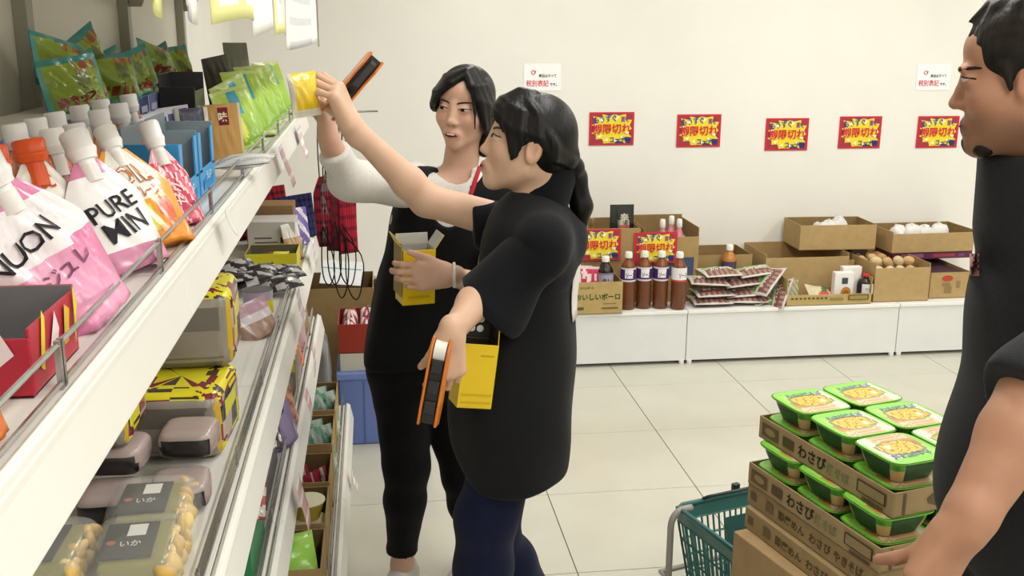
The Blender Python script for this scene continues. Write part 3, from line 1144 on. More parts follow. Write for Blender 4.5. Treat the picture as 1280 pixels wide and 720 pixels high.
for k, (x, y) in enumerate(bk):
    lb = 'white capped spouted pouch, ' + bl2[k]
    if p0_ is None:
        p0_ = spout_pouch(lb, (x + .02, y, D1 + .001), (x, y, D1 + .150), .090, .05, cola, '#efedec', None, 30, GP)
        base0 = Vector((x, y, 0))
    else:
        q = dup(p0_, lb, GP)
        q.matrix_world = Matrix.Translation(Vector((x, y, 0)) - base0) @ p0_.matrix_world

# torn red carton with a grey inside
rcart = open_carton('red_carton', 'red and yellow carton torn open with a grey inside, by the near shelf rail', 'carton', (-.350, .975, D1 + .0008), (.095, .145, .068), '#b3243a', inner='#7d7a7c', th=.003, heights=(.8, 1.0, 1.05, .92), material=GLOSSCARD)
face_print(rcart, [('p', [(-.05, .02), (-.035, .07), (-.028, .062), (-.03, .05), (-.04, .015)], '#e8d23a'), ('p', [(-.02, .03), (.0, .06), (.01, .04), (-.005, .02)], '#ecd9dc'),
                   ('p', [(.02, .02), (.03, .058), (.045, .05), (.035, .02)], '#d9b93a'), ('p', [(.055, .01), (.06, .07), (.07, .05)], '#e8d23a')], ((  .0475, 0, 0), (0, 1, 0), (0, 0, 1)), name='print_panel')
face_print(rcart, [('p', [(-.03, .01), (-.02, .06), (.0, .07), (-.01, .02)], '#e8d23a'), ('p', [(.01, .02), (.02, .07), (.035, .04)], '#ecd9dc')], ((0, -.0725, 0), (1, 0, 0), (0, 0, 1)), name='print_panel')

# blue display boxes
for k, (y, l) in enumerate([(1.895, 'blue display box with an open grey inside, nearer of the two'), (2.095, 'blue display box holding small sachets, further of the two')]):
    o = open_carton('display_box', l, 'box', (-.375, y, D1 + .0008), (.095, .185, .125), '#3a9ad6', inner='#8d9aa2', th=.003, heights=(1.0, 1.05, 1.2, .42), material=GLOSSCARD, group='blue display boxes')
    for s, ln in ((-1, .03), (1, .03)):
        MB().box((.046, s * .077, .085), (.003, .030, .075), '#3a9ad6').build('front_post', GLOSSCARD, o)
    face_print(o, [('r', -.06, .01, .06, .03, '#2f86c0'), ('t', 'ラムネ', 0, .035, .018, '#d8ecf6', .09, .02)], ((.0475, 0, 0), (0, 1, 0), (0, 0, 1)))
    for j in range(3):
        pouch('sachet', 'small pale blue sachet, %s in the %s blue display box' % (('first', 'second', 'third')[j], ('nearer', 'further')[k]), 'sachet', (-.385 + .008 * j, y - .045 + .045 * j, D1 + .0045), (-.1, 0, 1), (1, -.4, 0), .06, .085, .018,
              lambda u, v, f: mixc('#cfd9de', '#5c8fb8', abs(math.sin(u * 3 + v * 5))), 'stand', 'sachets in the blue display boxes', 60 + j + 5 * k, .004)

# dark blue sachets standing in a row
for j in range(5):
    pouch('sachet', 'dark blue sachet with pale rims, %s of the row of five behind the display boxes' % ('first', 'second', 'third', 'fourth', 'fifth')[j], 'sachet', (-.46, 2.20 + .085 * j, D1 + .001), (-.08, 0, 1), (.8, -.6, 0), .10, .135, .03,
          lambda u, v, f: lin('#cfd0e0') if (abs(u) > .92 or v > .95) else (lin('#2c3478') if v > .35 else (lin('#4a5aa8') if (u + v * 3) % 1 > .3 else lin('#b04a6a'))), 'stand', 'dark blue sachets on the top shelf', 80 + j, .003)

# riser carton with blue header cards, green crisp bags heaped on it
RZ = 1.612
for k, (ya, yb, l) in enumerate([(1.42, 2.42, 'long grey carton under the heap of green bags, with blue cards on its front'), (2.44, 3.30, 'grey carton under the far end of the green bags')]):
    o = closed_carton('riser_carton', l, 'carton', (-.605, (ya + yb) / 2, D1 + .0008), (.155, yb - ya, RZ - D1 - .001), '#b9b6ae', group=None)
    n = int((yb - ya) / .11)
    for j in range(n):
        yy = -(yb - ya) / 2 + .06 + j * .11
        c = MB().box((.0795, yy, .118), (.003, .100, .085), '#dcdce6', cols={3: ('#4a5a9a', '#7f86b8', '#39447e')[j % 3]}).build('header_card', GLOSSCARD, o)
        face_print(c, [('r', yy - .035, .125, yy + .03, .140, '#c9cbe2'), ('r', yy - .02, .095, yy + .038, .108, '#a9b0d6')], ((.081, 0, 0), (0, 1, 0), (0, 0, 1)), name='print_panel')


def green_bag_col(seed):
    r = random.Random(seed)
    a, b = r.uniform(-.4, .4), r.uniform(.35, .6)

    def f(u, v, fr):
        if v > .90 or v < .07:
            return lin('#3f8f8a')
        if abs(u) > .93:
            return lin('#5aa6a0')
        d = (u - a) ** 2 + ((v - b) * 1.5) ** 2
        if fr and d < .07:
            return lin('#6e7a3a')
        if fr and .12 < v < .30 and math.sin(u * 17 + seed) > -.1 and abs(u) < .75:
            return lin('#8a3524')
        if v > .70 and u > .1:
            return lin('#8fa02c') if (u * 9) % 2 < 1 else lin('#a85a34')
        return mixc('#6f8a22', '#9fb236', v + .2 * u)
    return f


gb = [(-.570, 2.13, RZ, .0, .0), (-.585, 2.26, RZ, .2, .3), (-.565, 2.40, RZ, -.15, -.2), (-.60, 2.52, RZ, .35, .1), (-.610, 2.19, RZ + .045, -.45, .1), (-.615, 2.42, RZ + .05, .5, .2), (-.565, 2.62, RZ, .1, .3),
      (-.60, 2.80, RZ, .35, -.1), (-.58, 2.98, RZ + .02, -.45, .2), (-.60, 3.13, RZ, .4, .1), (-.57, 3.24, RZ, .0, .2)]
gl = ['nearest on the heap', 'second along the front of the heap', 'third along the front of the heap', 'fourth along the heap, tilted', 'upper, leaning near the second upright', 'upper, with its teal corner sticking up', 'beside the black box',
      'behind the black box', 'tilted over the black box', 'large tilted at the far end', 'last on the far riser']
for k, (x, y, z, tl, sp_) in enumerate(gb):
    up = Matrix.Rotation(tl, 3, 'X') @ Vector((-.18, 0, 1))
    fc = Matrix.Rotation(sp_, 3, 'Z') @ Vector((.75, -.66, 0))
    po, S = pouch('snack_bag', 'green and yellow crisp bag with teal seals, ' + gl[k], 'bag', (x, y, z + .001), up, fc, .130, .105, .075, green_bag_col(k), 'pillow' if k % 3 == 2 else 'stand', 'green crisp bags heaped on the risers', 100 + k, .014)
    letter_on(po, S, [('チップ', 0, .24, .018, '#7a2a1c', .08, .1, .02)], .130, .105)
bx = open_carton('black_box', 'black open box standing between the green bags and the dark blue sachets', 'box', (-.475, 2.72, D1 + .0008), (.085, .15, .205), '#2a2a2e', inner='#3a3a40', th=.003, heights=(.85, 1, 1, .8), material=GLOSSCARD)

# kraft pouches, silver packet, far row of green bags
po, S = pouch('kraft_pouch', 'brown kraft pouch with a dark red seal print on the top shelf', 'pouch', (-.345, 2.47, D1 + .001), (-.05, 0, 1), (.35, -.93, 0), .095, .145, .045,
              lambda u, v, f: lin('#6e2630') if (abs(u - .1) < .28 and .68 < v < .92) else (lin('#cfc0a4') if abs(u) > .86 else lin('#b78f57')), 'stand', None, 140, .004, CARD)
letter_on(po, S, [('味', .1, .80, .022, '#d9c8ae', .03, 0, .03)], .095, .145)
pouch('dark_pouch', 'navy pouch standing beside the kraft pouch', 'pouch', (-.400, 2.42, D1 + .001), (-.05, 0, 1), (.45, -.9, 0), .075, .14, .04, lambda u, v, f: lin('#22264a') if abs(u) < .8 else lin('#d8d2c4'), 'stand', None, 141, .003)
pouch('silver_packet', 'small silver packet lying across the rail of the top shelf', 'packet', (-.345, 2.29, D1 + .030), (1, -.25, .12), (0, -.2, 1), .07, .135, .03, lambda u, v, f: mixc('#b8b8b4', '#e9e9e6', abs(math.sin(u * 4 + v * 6))), 'pillow', None, 142, .006)
for k in range(9):
    y = 2.86 + .135 * k
    x = -.335 - .012 * (k % 2)
    up = Matrix.Rotation(.25 * math.sin(k * 2.1), 3, 'X') @ Vector((-.30, .02, 1))

    def cf(u, v, f, k=k):
        if v > .92 or v < .05:
            return lin('#cfe08a')
        if abs(u - .2 * math.sin(k)) < .22 and v > .55:
            return lin('#3fa3c4')
        if (u + .3) ** 2 + ((v - .35) * 1.4) ** 2 < .10:
            return lin('#e5e65a')
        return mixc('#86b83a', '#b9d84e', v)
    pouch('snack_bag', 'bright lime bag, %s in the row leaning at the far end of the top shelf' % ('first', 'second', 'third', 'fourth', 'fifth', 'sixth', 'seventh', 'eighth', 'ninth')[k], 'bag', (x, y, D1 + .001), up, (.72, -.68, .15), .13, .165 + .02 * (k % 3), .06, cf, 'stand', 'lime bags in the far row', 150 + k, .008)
for k in range(3):
    pouch('dark_packet', ('dark grey packet at the back of the far top shelf', 'dark packet poking up behind the lime bags', 'grey flat packet standing up behind the lime bags')[k], 'packet', (-.47 + .02 * k, (3.45, 3.80, 3.62)[k], D1 + .001), (-.1, .15 * (k - 1), 1), (.6, -.8, 0), .09, .23 + .02 * k, .03,
          lambda u, v, f, k=k: lin(('#4a4038', '#3d3a3c', '#8d8d80')[k]), 'stand', None, 170 + k, .004)

# ------------------------------------------------------------------ hanging paper cards of the shelf above, and rail tags
def hang_sheet(px0, px1, pyb, X, h, label, kind, seed):
    a, b = atX(px0, pyb, X), atX(px1, pyb, X)
    zb = (a.z + b.z) / 2 + .004
    wd = b.y - a.y
    r = random.Random(seed)

    def f(u, v):
        return Vector((.012 * math.sin(3 * u + seed) * (1 - v), (u - .5) * wd, v * h + .012 * math.sin(2.2 * u + seed) * (1 - v)))

    def col(u, v):
        if kind == 'y':
            if v < .03 or u < .10 or (abs(u - .5) < .06 and v < .3):
                return lin('#f3f3a8')
            return lin('#f6f5f0') if (int(v * 20) % 3 or abs(u - .5) > .33) else lin('#d2d0de')
        if kind == 'r':
            return lin('#d2627a') if v > .28 and u < .75 else lin('#f6f5f2')
        return lin('#f7f7f0') if (int(v * 20) % 3 or u < .15 or u > .8) else lin('#dcdce4')
    o = MB().grid(f, 10, 20, col).build('price_sheet', PAPER, None, smooth='all', solid=.0012)
    o.location = (X, (a.y + b.y) / 2, zb)
    return tag(o, label, 'price sheet', 'price sheets hanging from the shelf above')


for (a, b, yb, kd, l) in [(178, 216, 14, 'y', 'pale yellow price sheet hanging nearest the green bags'), (222, 258, 24, 'w', 'white price sheet hanging second along the shelf above'),
                          (264, 318, 36, 'y', 'yellow and white price sheet hanging third along the shelf above'),
                          (320, 338, 46, 'r', 'narrow white price sheet with a red block hanging above the shelf'), (340, 360, 50, 'y', 'yellow edged price sheet beside the red block sheet'),
                          (362, 395, 56, 'w', 'closely printed price sheet hanging at the far end of the shelf above')]:
    hang_sheet(a, b, yb, -.201 if kd != 'r' else -.196, .42, l, kd, a)
a = atX(402, 57, -.196)
o = MB().box((0, 0, .22), (.004, .06, .44), '#a3a296').build('sign_plate', STEEL, None)
o.location = (-.196, 4.07, a.z)
tag(o, 'narrow grey plate hanging at the far end of the shelf above', 'plate')


def rail_tag(px, py, X, h, wdt, label, col1, col2, tilt=0.0, seed=0):
    p = atX(px, py, X)

    def f(u, v):
        return Vector((.010 * math.sin(2.5 * v + seed) * (1 - v) + .02 * (1 - v) * tilt, (u - .5) * wdt, (v - 1) * h))
    o = MB().grid(f, 3, 10, lambda u, v: mixc(col1, col2, .45) if (int(v * 9 + seed) % 3 and .15 < u < .85) else lin(col2)).build('shelf_tag', PAPER, None, smooth='all', solid=.001)
    o.location = p
    return tag(o, label, 'shelf tag', 'paper tags hanging from the shelf rails')


rail_tag(350, 182, -.243, .105, .10, 'pink and white paper tag dangling from the top shelf rail', '#d98aa8', '#f3eef0', 1.2, 1)
rail_tag(374, 158, -.243, .10, .12, 'pink paper tag at the far end of the top shelf rail', '#c98aa0', '#f3eef0', .8, 2)
rail_tag(372, 362, -.222, .085, .09, 'mauve paper tag hanging from the second shelf rail', '#c79ab0', '#efe9ea', .9, 3)
rail_tag(391, 300, -.222, .085, .09, 'mauve paper tag at the far end of the second shelf rail', '#c79ab0', '#efe9ea', .9, 4)
rail_tag(390, 430, -.214, .10, .09, 'pink printed tag hanging from the third shelf rail', '#cf8ba2', '#efe9ea', .8, 5)
rail_tag(382, 490, -.214, .085, .08, 'pink printed tag beside the meat pouch on the third shelf rail', '#cf5a78', '#efe9ea', .8, 6)
rail_tag(372, 600, -.214, .13, .09, 'long clear and red tag on the near part of the third shelf rail', '#b8485a', '#d9d6d2', .9, 7)
rail_tag(440, 590, -.109, .07, .06, 'small pink tag on the bottom shelf rail', '#d99aae', '#f1eeee', .5, 8)
# round clear tag on the top rail
p = atX(287, 287, -.240)
o = MB().lathe([(.001, 0), (.024, 0), (.024, .0012), (.001, .0012)], '#dcdedb', 20).build('shelf_talker', FILMSOFT, None, smooth=True)
o.matrix_world = Matrix.Translation(Vector((-.236, p.y, p.z + .012))) @ Matrix.Rotation(math.pi / 2 - .4, 4, 'Y')
tag(o, 'round translucent shelf tag on the top shelf rail', 'shelf tag')


# ------------------------------------------------------------------ SECOND SHELF
def super_block(name, label, cat, loc, size, colf, group=None, e=.28, rz=0.0, seed=0, material=FILM, rough=.006, nu=72, nv=40):
    """rounded block of shrink-wrapped goods; base at loc; colf(x,y,z in -1..1)"""
    cr = crinkle(seed, rough)

    def sp(t, p):
        return math.copysign(abs(t) ** p, t)

    def f(u, v):
        a, b = 2 * math.pi * u, math.pi * (v - .5)
        x, y, z = sp(math.cos(a), e) * sp(math.cos(b), e), sp(math.sin(a), e) * sp(math.cos(b), e), sp(math.sin(b), e)
        k = 1 + cr(3 * math.cos(a) + z, 3 * math.sin(a)) * 6 * (1 if z > -.9 else 0)
        return Vector((x * size[0] / 2 * k, y * size[1] / 2 * k, (z + 1) * size[2] / 2))
    mb = MB()

    def cf(u, v):
        p = f(u, v)
        return colf(p.x / size[0] * 2, p.y / size[1] * 2, p.z / size[2] * 2 - 1)
    mb.grid(f, nu, nv, cf)
    o = mb.build(name, material, None, smooth='all')
    o.location = loc
    o.rotation_euler = (0, 0, rz)
    return tag(o, label, cat, group)


def noodle_col(seed):
    r = random.Random(seed)

    def f(x, y, z):
        if y < -.80 and z < .8:                       # printed back panel towards the camera
            if abs(x) > .86:
                return lin('#c9a52c')
            if z > .55:
                return lin('#9c948a')
            return lin('#8f887e') if (int((z + 1) * 11) % 2 == 0 or abs(x) > .7) else lin('#6f6a62')
        s = mnoise.noise(Vector((x * 2.6 + seed, y * 3.4, z * 3.0))) + .5 * mnoise.noise(Vector((x * 7 + seed, y * 9, z * 8)))
        if z > .75:
            return lin('#7d2230') if s > .22 else (lin('#e0d52a') if s > -.28 else lin('#4a3c34'))
        if x > .5:
            return lin('#dfd62c') if s > .12 else (lin('#2c2a2e') if s > -.08 else (lin('#8d2a3c') if s > -.3 else lin('#b7a79a')))
        return lin('#cbb931') if s > 0 else lin('#5d4636')
    return f


G5 = 'yellow noodle multipacks on the second shelf'
super_block('noodle_multipack', 'upper yellow and black noodle multipack, set on another one', 'multipack', (-.372, 2.10, D2 + .137), (.165, .20, .160), noodle_col(1), G5, rz=.05, seed=1)
super_block('noodle_multipack', 'lower yellow and black noodle multipack on the shelf board', 'multipack', (-.385, 1.975, D2 + .001), (.185, .22, .135), noodle_col(2), G5, rz=-.05, seed=2)
super_block('noodle_multipack', 'noodle multipack showing its grey text panel, deeper in the shelf', 'multipack', (-.495, 1.765, D2 + .106), (.15, .17, .135), noodle_col(3), G5, seed=3)
super_block('noodle_multipack', 'noodle multipack under the deeper one, mostly hidden by the rail', 'multipack', (-.585, 1.80, D2 + .001), (.15, .20, .120), noodle_col(4), G5, seed=4)

# mauve soft packs in front of the noodles
for k, (x, y, z, l) in enumerate([(-.345, 1.80, D2 + .052, 'upper right mauve soft pack below the noodle multipacks'), (-.345, 1.69, D2 + .001, 'lower right mauve soft pack below the noodle multipacks'),
                                  (-.455, 1.74, D2 + .052, 'upper left mauve soft pack next to the shelf rail'), (-.455, 1.66, D2 + .001, 'lower left mauve soft pack next to the shelf rail')]):
    super_block('soft_pack', l, 'pack', (x, y, z), (.100, .105, .052), lambda x, y, z: lin('#1d1a1c') if (y < -.6 and abs(x) < .85 and z < .55) else mixc('#8d7a78', '#a89894', (z + 1) / 2), 'mauve soft packs', e=.45, rz=.1 * (k % 2) - .05, seed=40 + k, nu=28, nv=16)  # black front patch paints the shade inside an opening


# clear packs of chips with a black label
def chip_pack(loc, rz, label, seed):
    e = empty('chip_pack', loc, label, 'pack', 'clear chip packs with black labels', rz)
    X, Y, Z = .120, .150, .072
    MB().box((0, 0, .0265), (X * .80, Y * .92, .051), '#8f8a4a').build('tray', PLASTIC, e, bevel=.006)
    lab = MB().box((-.012, 0, .056), (X * .62, Y * .72, .0035), '#1e1d1c').build('label', PAPER, e)
    face_print(lab, [('r', -.005, .008, .022, .045, '#e8e6e0'), ('t', 'いか', .004, -.016, .018, '#d8d2c2', .03, .02), ('p', [(-.024 + .007 * math.cos(t), -.012 + .007 * math.sin(t)) for t in [i * .8 for i in range(8)]], '#b5562a')],
               ((-.012, 0, .0578), (1, 0, 0), (0, 1, 0)))
    r = random.Random(seed)
    for j in range(16):
        x, y = X * .40 + r.uniform(-.010, .010), -Y * .44 + (j % 8) * Y * .125 + r.uniform(-.004, .004)
        c = MB().sphere((0, 0, 0), .0150, r.choice(['#d9b560', '#dfc070', '#d0a850', '#e2c988']), 8, 6, sc=(1.25, .55, .95)).build('chip', FILMSOFT, e, smooth='all')
        c.location = (x, y, .017 + .020 * (j // 8) + r.uniform(0, .006))
        c.rotation_euler = (r.random() * 3, r.random() * 3, r.random() * 3)

    def f(u, v):
        a, b = 2 * math.pi * u, math.pi / 2 * v
        c, s = math.cos(a), math.sin(a)
        ee = .4
        q = lambda t: math.copysign(abs(t) ** ee, t)
        return Vector((q(c) * (math.cos(b) ** .35) * X * .62, q(s) * (math.cos(b) ** .35) * Y * .54, .002 + Z * math.sin(b) ** .8))
    MB().grid(f, 32, 8, '#ffffff').build('clear_lid', CLEAR, e, smooth='all')
    return e


chip_pack((-.365, 1.455, D2 + .0005), .06, 'clear pack of yellow chips with a black label, nearest the camera', 1)
chip_pack((-.355, 1.625 - .02, D2 + .0755 - .0745), -.04, 'clear pack of yellow chips with a black label, second along the shelf', 2) if False else None
chip_pack((-.500, 1.46, D2 + .0005), .0, 'clear pack of brown chips with a black label, tucked behind the shelf rail', 3)
chip_pack((-.372, 1.600, D2 + .0005 + .0), .04, 'clear pack of yellow chips with a black label, in front of the mauve packs', 4)

# cup, small pouch, dark pouches, yellow tray and boxes further along
cupm = MB()
cupm.lathe([(.036, 0), (.043, .085)], '#b7adc0', 24, cols=['#b7adc0'], cap=False)
cupm.lathe([(.036, .003), (.0405, .085)], '#5a565c', 24, cap=True)
o = cupm.build('paper_cup', GLOSSCARD, None, smooth=True)
p = atZ(316, 400, D2)
o.location = (-.335, 2.86, D2 + .0005)
tag(o, 'lavender paper cup with a yellow print, dark inside, on the second shelf', 'cup')
MB().grid(lambda u, v: Vector((.0435 * math.cos(-.2 - u * 1.0), .0435 * math.sin(-.2 - u * 1.0), .02 + v * .04)), 6, 2, lambda u, v: lin('#e0d23a')).build('print_panel', INK, o)
po, S = pouch('lavender_pouch', 'clear lavender pouch with brown contents in front of the paper cup', 'pouch', (-.310, 2.68, D2 + .001), (-.35, .1, 1), (.55, -.8, .2), .105, .10, .05,
              lambda u, v, f: lin('#b58f9f') if v > .65 else (lin('#cfc6cc') if v > .42 else mixc('#8a6a5c', '#a98a78', abs(math.sin(u * 6)))), 'stand', None, 201, .006)
for k in range(6):
    x, y = -.31 - .075 * (k % 3), 3.14 + .11 * (k // 3) + .02 * (k % 2)
    pouch('dark_pouch', 'black and silver pouch lying on the second shelf, %s' % ('front of the near row', 'middle of the near row', 'back of the near row', 'front of the far row', 'middle of the far row', 'back of the far row')[k], 'pouch', (x - .06, y - .04, D2 + .028 + .012 * (k % 3)), (.9, .35, .10), (-.1, -.25, 1), .10, .14, .045,
          lambda u, v, f, k=k: mixc('#26242a', '#b9b6b4', (math.sin(u * 5 + k) * math.sin(v * 9 + k) > .15) * .9), 'pillow', 'black and silver pouches', 210 + k, .01)
yt = open_carton('yellow_tray', 'low yellow display tray with a small packet in it', 'tray', (-.35, 3.50, D2 + .0008), (.17, .16, .065), '#d9cf2e', inner='#6c6850', th=.003, material=GLOSSCARD)
pouch('small_packet', 'small yellow and brown packet lying in the yellow tray', 'packet', (-.39, 3.50, D2 + .035), (1, -.2, .1), (0, -.3, 1), .07, .09, .03, lambda u, v, f: lin('#e0d04a') if v > .5 else lin('#8a5a34'), 'pillow', None, 220, .006)
gbx = closed_carton('white_box', 'pale grey box with small print behind the yellow tray', 'box', (-.365, 3.70, D2 + .0008), (.165, .14, .135), '#c9c5c0', material=GLOSSCARD)
face_print(gbx, [('r', -.06, .075, .0, .08, '#5d5a58'), ('r', -.06, .06, .02, .064, '#5d5a58'), ('r', .03, .06, .06, .08, '#3d3a38'), ('p', [(-.05 + .02 * math.cos(t), .025 + .016 * math.sin(t)) for t in [i * .7 for i in range(9)]], '#9a5a8a')], ((0, -.07, 0), (1, 0, 0), (0, 0, 1)))
closed_carton('brown_box', 'brown box behind the pale grey box on the second shelf', 'box', (-.385, 3.86, D2 + .0008), (.17, .13, .165), '#8d6f4c')
pouch('snack_pouch', 'clear pouch of nuts leaning on the pale grey box', 'pouch', (-.285, 3.62, D2 + .001), (-.15, .1, 1), (.6, -.8, 0), .07, .13, .035, lambda u, v, f: lin('#e3ddd6') if v > .6 else mixc('#a5805a', '#c9aa86', abs(math.sin(u * 5 + v * 8))), 'stand', None, 221, .006)
pouch('snack_pouch', 'purple and white pouch at the far end of the second shelf', 'pouch', (-.285, 3.88, D2 + .001), (-.1, .1, 1), (.6, -.8, 0), .09, .14, .04, lambda u, v, f: lin('#6a5aa6') if (u + v * 2) % 1 > .4 else lin('#d8d4e2'), 'stand', None, 222, .006)


def tartan(a, b, c):
    def f(u, v, fr=True):
        s = (u * 4) % 1 < .32
        t = (v * 6) % 1 < .32
        if (u * 4) % 1 > .90 or (v * 6) % 1 > .92:
            return lin('#d8d3cf')
        return lin(b) if s and t else (mixc(a, b, .5) if s or t else lin(a))
    return f


for k, (x, y, z, cols, l) in enumerate([(-.40, 4.02, 0, ('#9a2430', '#3c1420', 0), 'red tartan bag at the far end of the second shelf'), (-.30, 4.00, 0, ('#2b2f58', '#15162c', 0), 'navy tartan bag in front of the red tartan one'),
                                        (-.52, 4.02, 0, ('#9a2430', '#3c1420', 0), 'second red tartan bag at the back of the far shelf end')]):
    pouch('tartan_bag', l, 'bag', (x, y, D2 + .001), (-.1, 0, 1), (.3, -.95, 0), .15, .20 - .03 * (k == 1), .08, tartan(cols[0], cols[1], 0), 'stand', None, 230 + k, .006, CLOTH)

# ------------------------------------------------------------------ THIRD SHELF
GB = closed_carton('green_box', 'green box with a white strip at the near end of the third shelf', 'box', (-.325, 2.12, D3 + .0008), (.095, .26, .090), '#1f7d4a', material=GLOSSCARD)
face_print(GB, [('r', -.035, -.10, .02, .0, '#d0d4d0'), ('r', -.025, -.09, -.02, -.02, '#8f9a94'), ('r', -.01, -.09, -.005, -.02, '#8f9a94')], ((0, 0, .090), (1, 0, 0), (0, 1, 0)), name='print_panel')
pouch('foil_pouch', 'shiny foil pouch with a red and cream picture on the green box', 'pouch', (-.385, 2.15, D3 + .118), (1, .05, .02), (0, -.3, 1), .12, .125, .05, lambda u, v, f: lin('#e6dcca') if u * u + (v - .5) ** 2 * 4 < .2 else (lin('#9a3a30') if math.sin(u * 6 + v * 8) > .2 else lin('#b9b4a8')), 'pillow', None, 240, .012)
DB = closed_carton('grey_box', 'dark grey box with a pale sticker behind the foil pouch', 'box', (-.325, 2.50, D3 + .0008), (.085, .30, .135), '#4f4d50', material=GLOSSCARD)
face_print(DB, [('r', -.03, .06, .03, .10, '#d9cfcf'), ('r', -.03, .085, .03, .10, '#b25a64')], ((0, 0, .135), (1, 0, 0), (0, 1, 0)), name='print_panel')
pouch('foil_pouch', 'clear shiny pouch draped on the dark grey box', 'pouch', (-.37, 2.44, D3 + .161), (1, .2, -.05), (0, -.3, 1), .12, .12, .045, lambda u, v, f: mixc('#3d3a3a', '#c9c4b8', (math.sin(u * 6) * math.sin(v * 7) > .2) * .8), 'pillow', None, 241, .012)
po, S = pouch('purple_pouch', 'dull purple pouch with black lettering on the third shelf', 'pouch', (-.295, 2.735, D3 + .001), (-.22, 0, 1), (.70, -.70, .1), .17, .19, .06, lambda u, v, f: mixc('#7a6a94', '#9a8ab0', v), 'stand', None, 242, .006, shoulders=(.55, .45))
letter_on(po, S, [('ぶどう', 0, .52, .034, '#232028', .11, .15, .02)], .17, .19)
wb_ = closed_carton('white_box', 'plain white box beyond the purple pouch on the third shelf', 'box', (-.34, 2.98, D3 + .0008), (.11, .14, .085), '#d6d3cd', material=GLOSSCARD)
po, S = pouch('meat_pouch', 'clear pouch of pink sausages with a green header', 'pouch', (-.285, 3.00 - .095, D3 + .001), (-.2, .05, 1), (.55, -.82, .1), .10, .20, .05, lambda u, v, f: lin('#63b05a') if v > .90 else (lin('#d4d0c6') if v > .72 else (lin('#c4504a') if (abs(u) < .35 and v > .64) else mixc('#a45a48', '#d59a80', abs(math.sin(u * 3 + v * 14))))), 'stand', None, 243, .01)
for k in range(4):
    y = 3.17 + .052 * k
    c = closed_carton('snack_box', 'orange and grey snack box, %s of four in a row on the third shelf' % ('nearest', 'second', 'third', 'furthest')[k], 'box', (-.315, y, D3 + .0008), (.10, .046, .125), '#8d8478', material=GLOSSCARD, group='orange snack boxes',
                      cols={1: '#e0b93a', 2: '#8a8074'})
    face_print(c, [('r', -.048, .085, .048, .122, '#e6c23c'), ('r', -.04, .015, .04, .07, '#a39a8c')], ((0, -.023, 0), (1, 0, 0), (0, 0, 1)), name='print_panel')
pouch('orange_pouch', 'bright orange and pink pouch leaning over the orange snack boxes', 'pouch', (-.30, 3.42, D3 + .001), (-.15, -.1, 1), (.55, -.82, 0), .10, .20, .04, lambda u, v, f: lin('#ef6a2c') if v < .7 else lin('#d9a8b4'), 'stand', None, 244, .006)
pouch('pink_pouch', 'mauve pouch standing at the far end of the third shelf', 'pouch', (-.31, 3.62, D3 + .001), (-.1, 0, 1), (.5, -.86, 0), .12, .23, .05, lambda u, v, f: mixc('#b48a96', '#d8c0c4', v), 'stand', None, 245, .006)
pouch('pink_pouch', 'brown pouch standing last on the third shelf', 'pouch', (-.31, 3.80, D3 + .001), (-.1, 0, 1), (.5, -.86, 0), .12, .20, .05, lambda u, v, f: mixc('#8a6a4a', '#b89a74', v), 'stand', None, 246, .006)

# ------------------------------------------------------------------ BOTTOM SHELF: cartons of packets
bc = [(2.60, .20, 'near bottom carton with a lime pouch'), (2.87, .22, 'bottom carton of yellow tubs'), (3.14, .20, 'bottom carton of red packets'), (3.42, .24, 'bottom carton of pale mint packets'), (3.76, .28, 'far bottom carton of mint packets')]
for k, (y, L, l) in enumerate(bc):
    open_carton('bottom_carton', 'brown open carton, ' + l, 'carton', (-.285, y, D4 + .0008), (.235, L + .03, .15 + .02 * (k > 2)), '#a58a60', inner='#7b6443', group='open cartons on the bottom shelf')
pouch('lime_pouch', 'lime green pouch with a pink print lying in the near bottom carton', 'pouch', (-.35, 2.60, D4 + .125), (1, .15, .05), (-.1, -.4, 1), .15, .16, .05, lambda u, v, f: lin('#e2a0ae') if (u * u + (v - .4) ** 2 * 3 < .12) else mixc('#7cc23c', '#a8dc5a', v), 'pillow', None, 250, .01)
for k, (x, y, z) in enumerate([(-.22, 2.86, 0), (-.33, 2.87, 0), (-.225, 2.87, .058)]):
    e = empty('food_tub', (x, y, D4 + .0055 + z + .05), 'clear topped yellow food tub, %s' % ('front in its carton', 'at the back in its carton', 'stacked on the front one')[k], 'tub', 'yellow food tubs')
    MB().lathe([(.036, 0), (.048, .048), (.051, .052)], '#c9b23c', 24).build('cup', PLASTIC, e, smooth=True)
    MB().lathe([(.052, .052), (.052, .055), (.040, .0565)], '#dcd7b8', 24).build('lid', FILMSOFT, e, smooth=True)
    e2 = MB().box((0, 0, -.025), (.05, .05, .0495), '#7b6443')
    if z == 0:
        e2.build('paper_base', CARD, e)
for k in range(3):
    pouch('red_packet', 'dark red foil packet in the bottom carton, %s' % ('front', 'middle', 'back')[k], 'packet', (-.20 - .06 * k, 3.12 + .02 * k, D4 + .006), (-.15, -.1, 1), (.5, -.86, .2), .09, .15, .035, lambda u, v, f: mixc('#8d1f38', '#c4405a', v) if math.sin(u * 8) > -.6 else lin('#d8cfc8'), 'stand', 'dark red packets', 255 + k, .008)
mk = 0
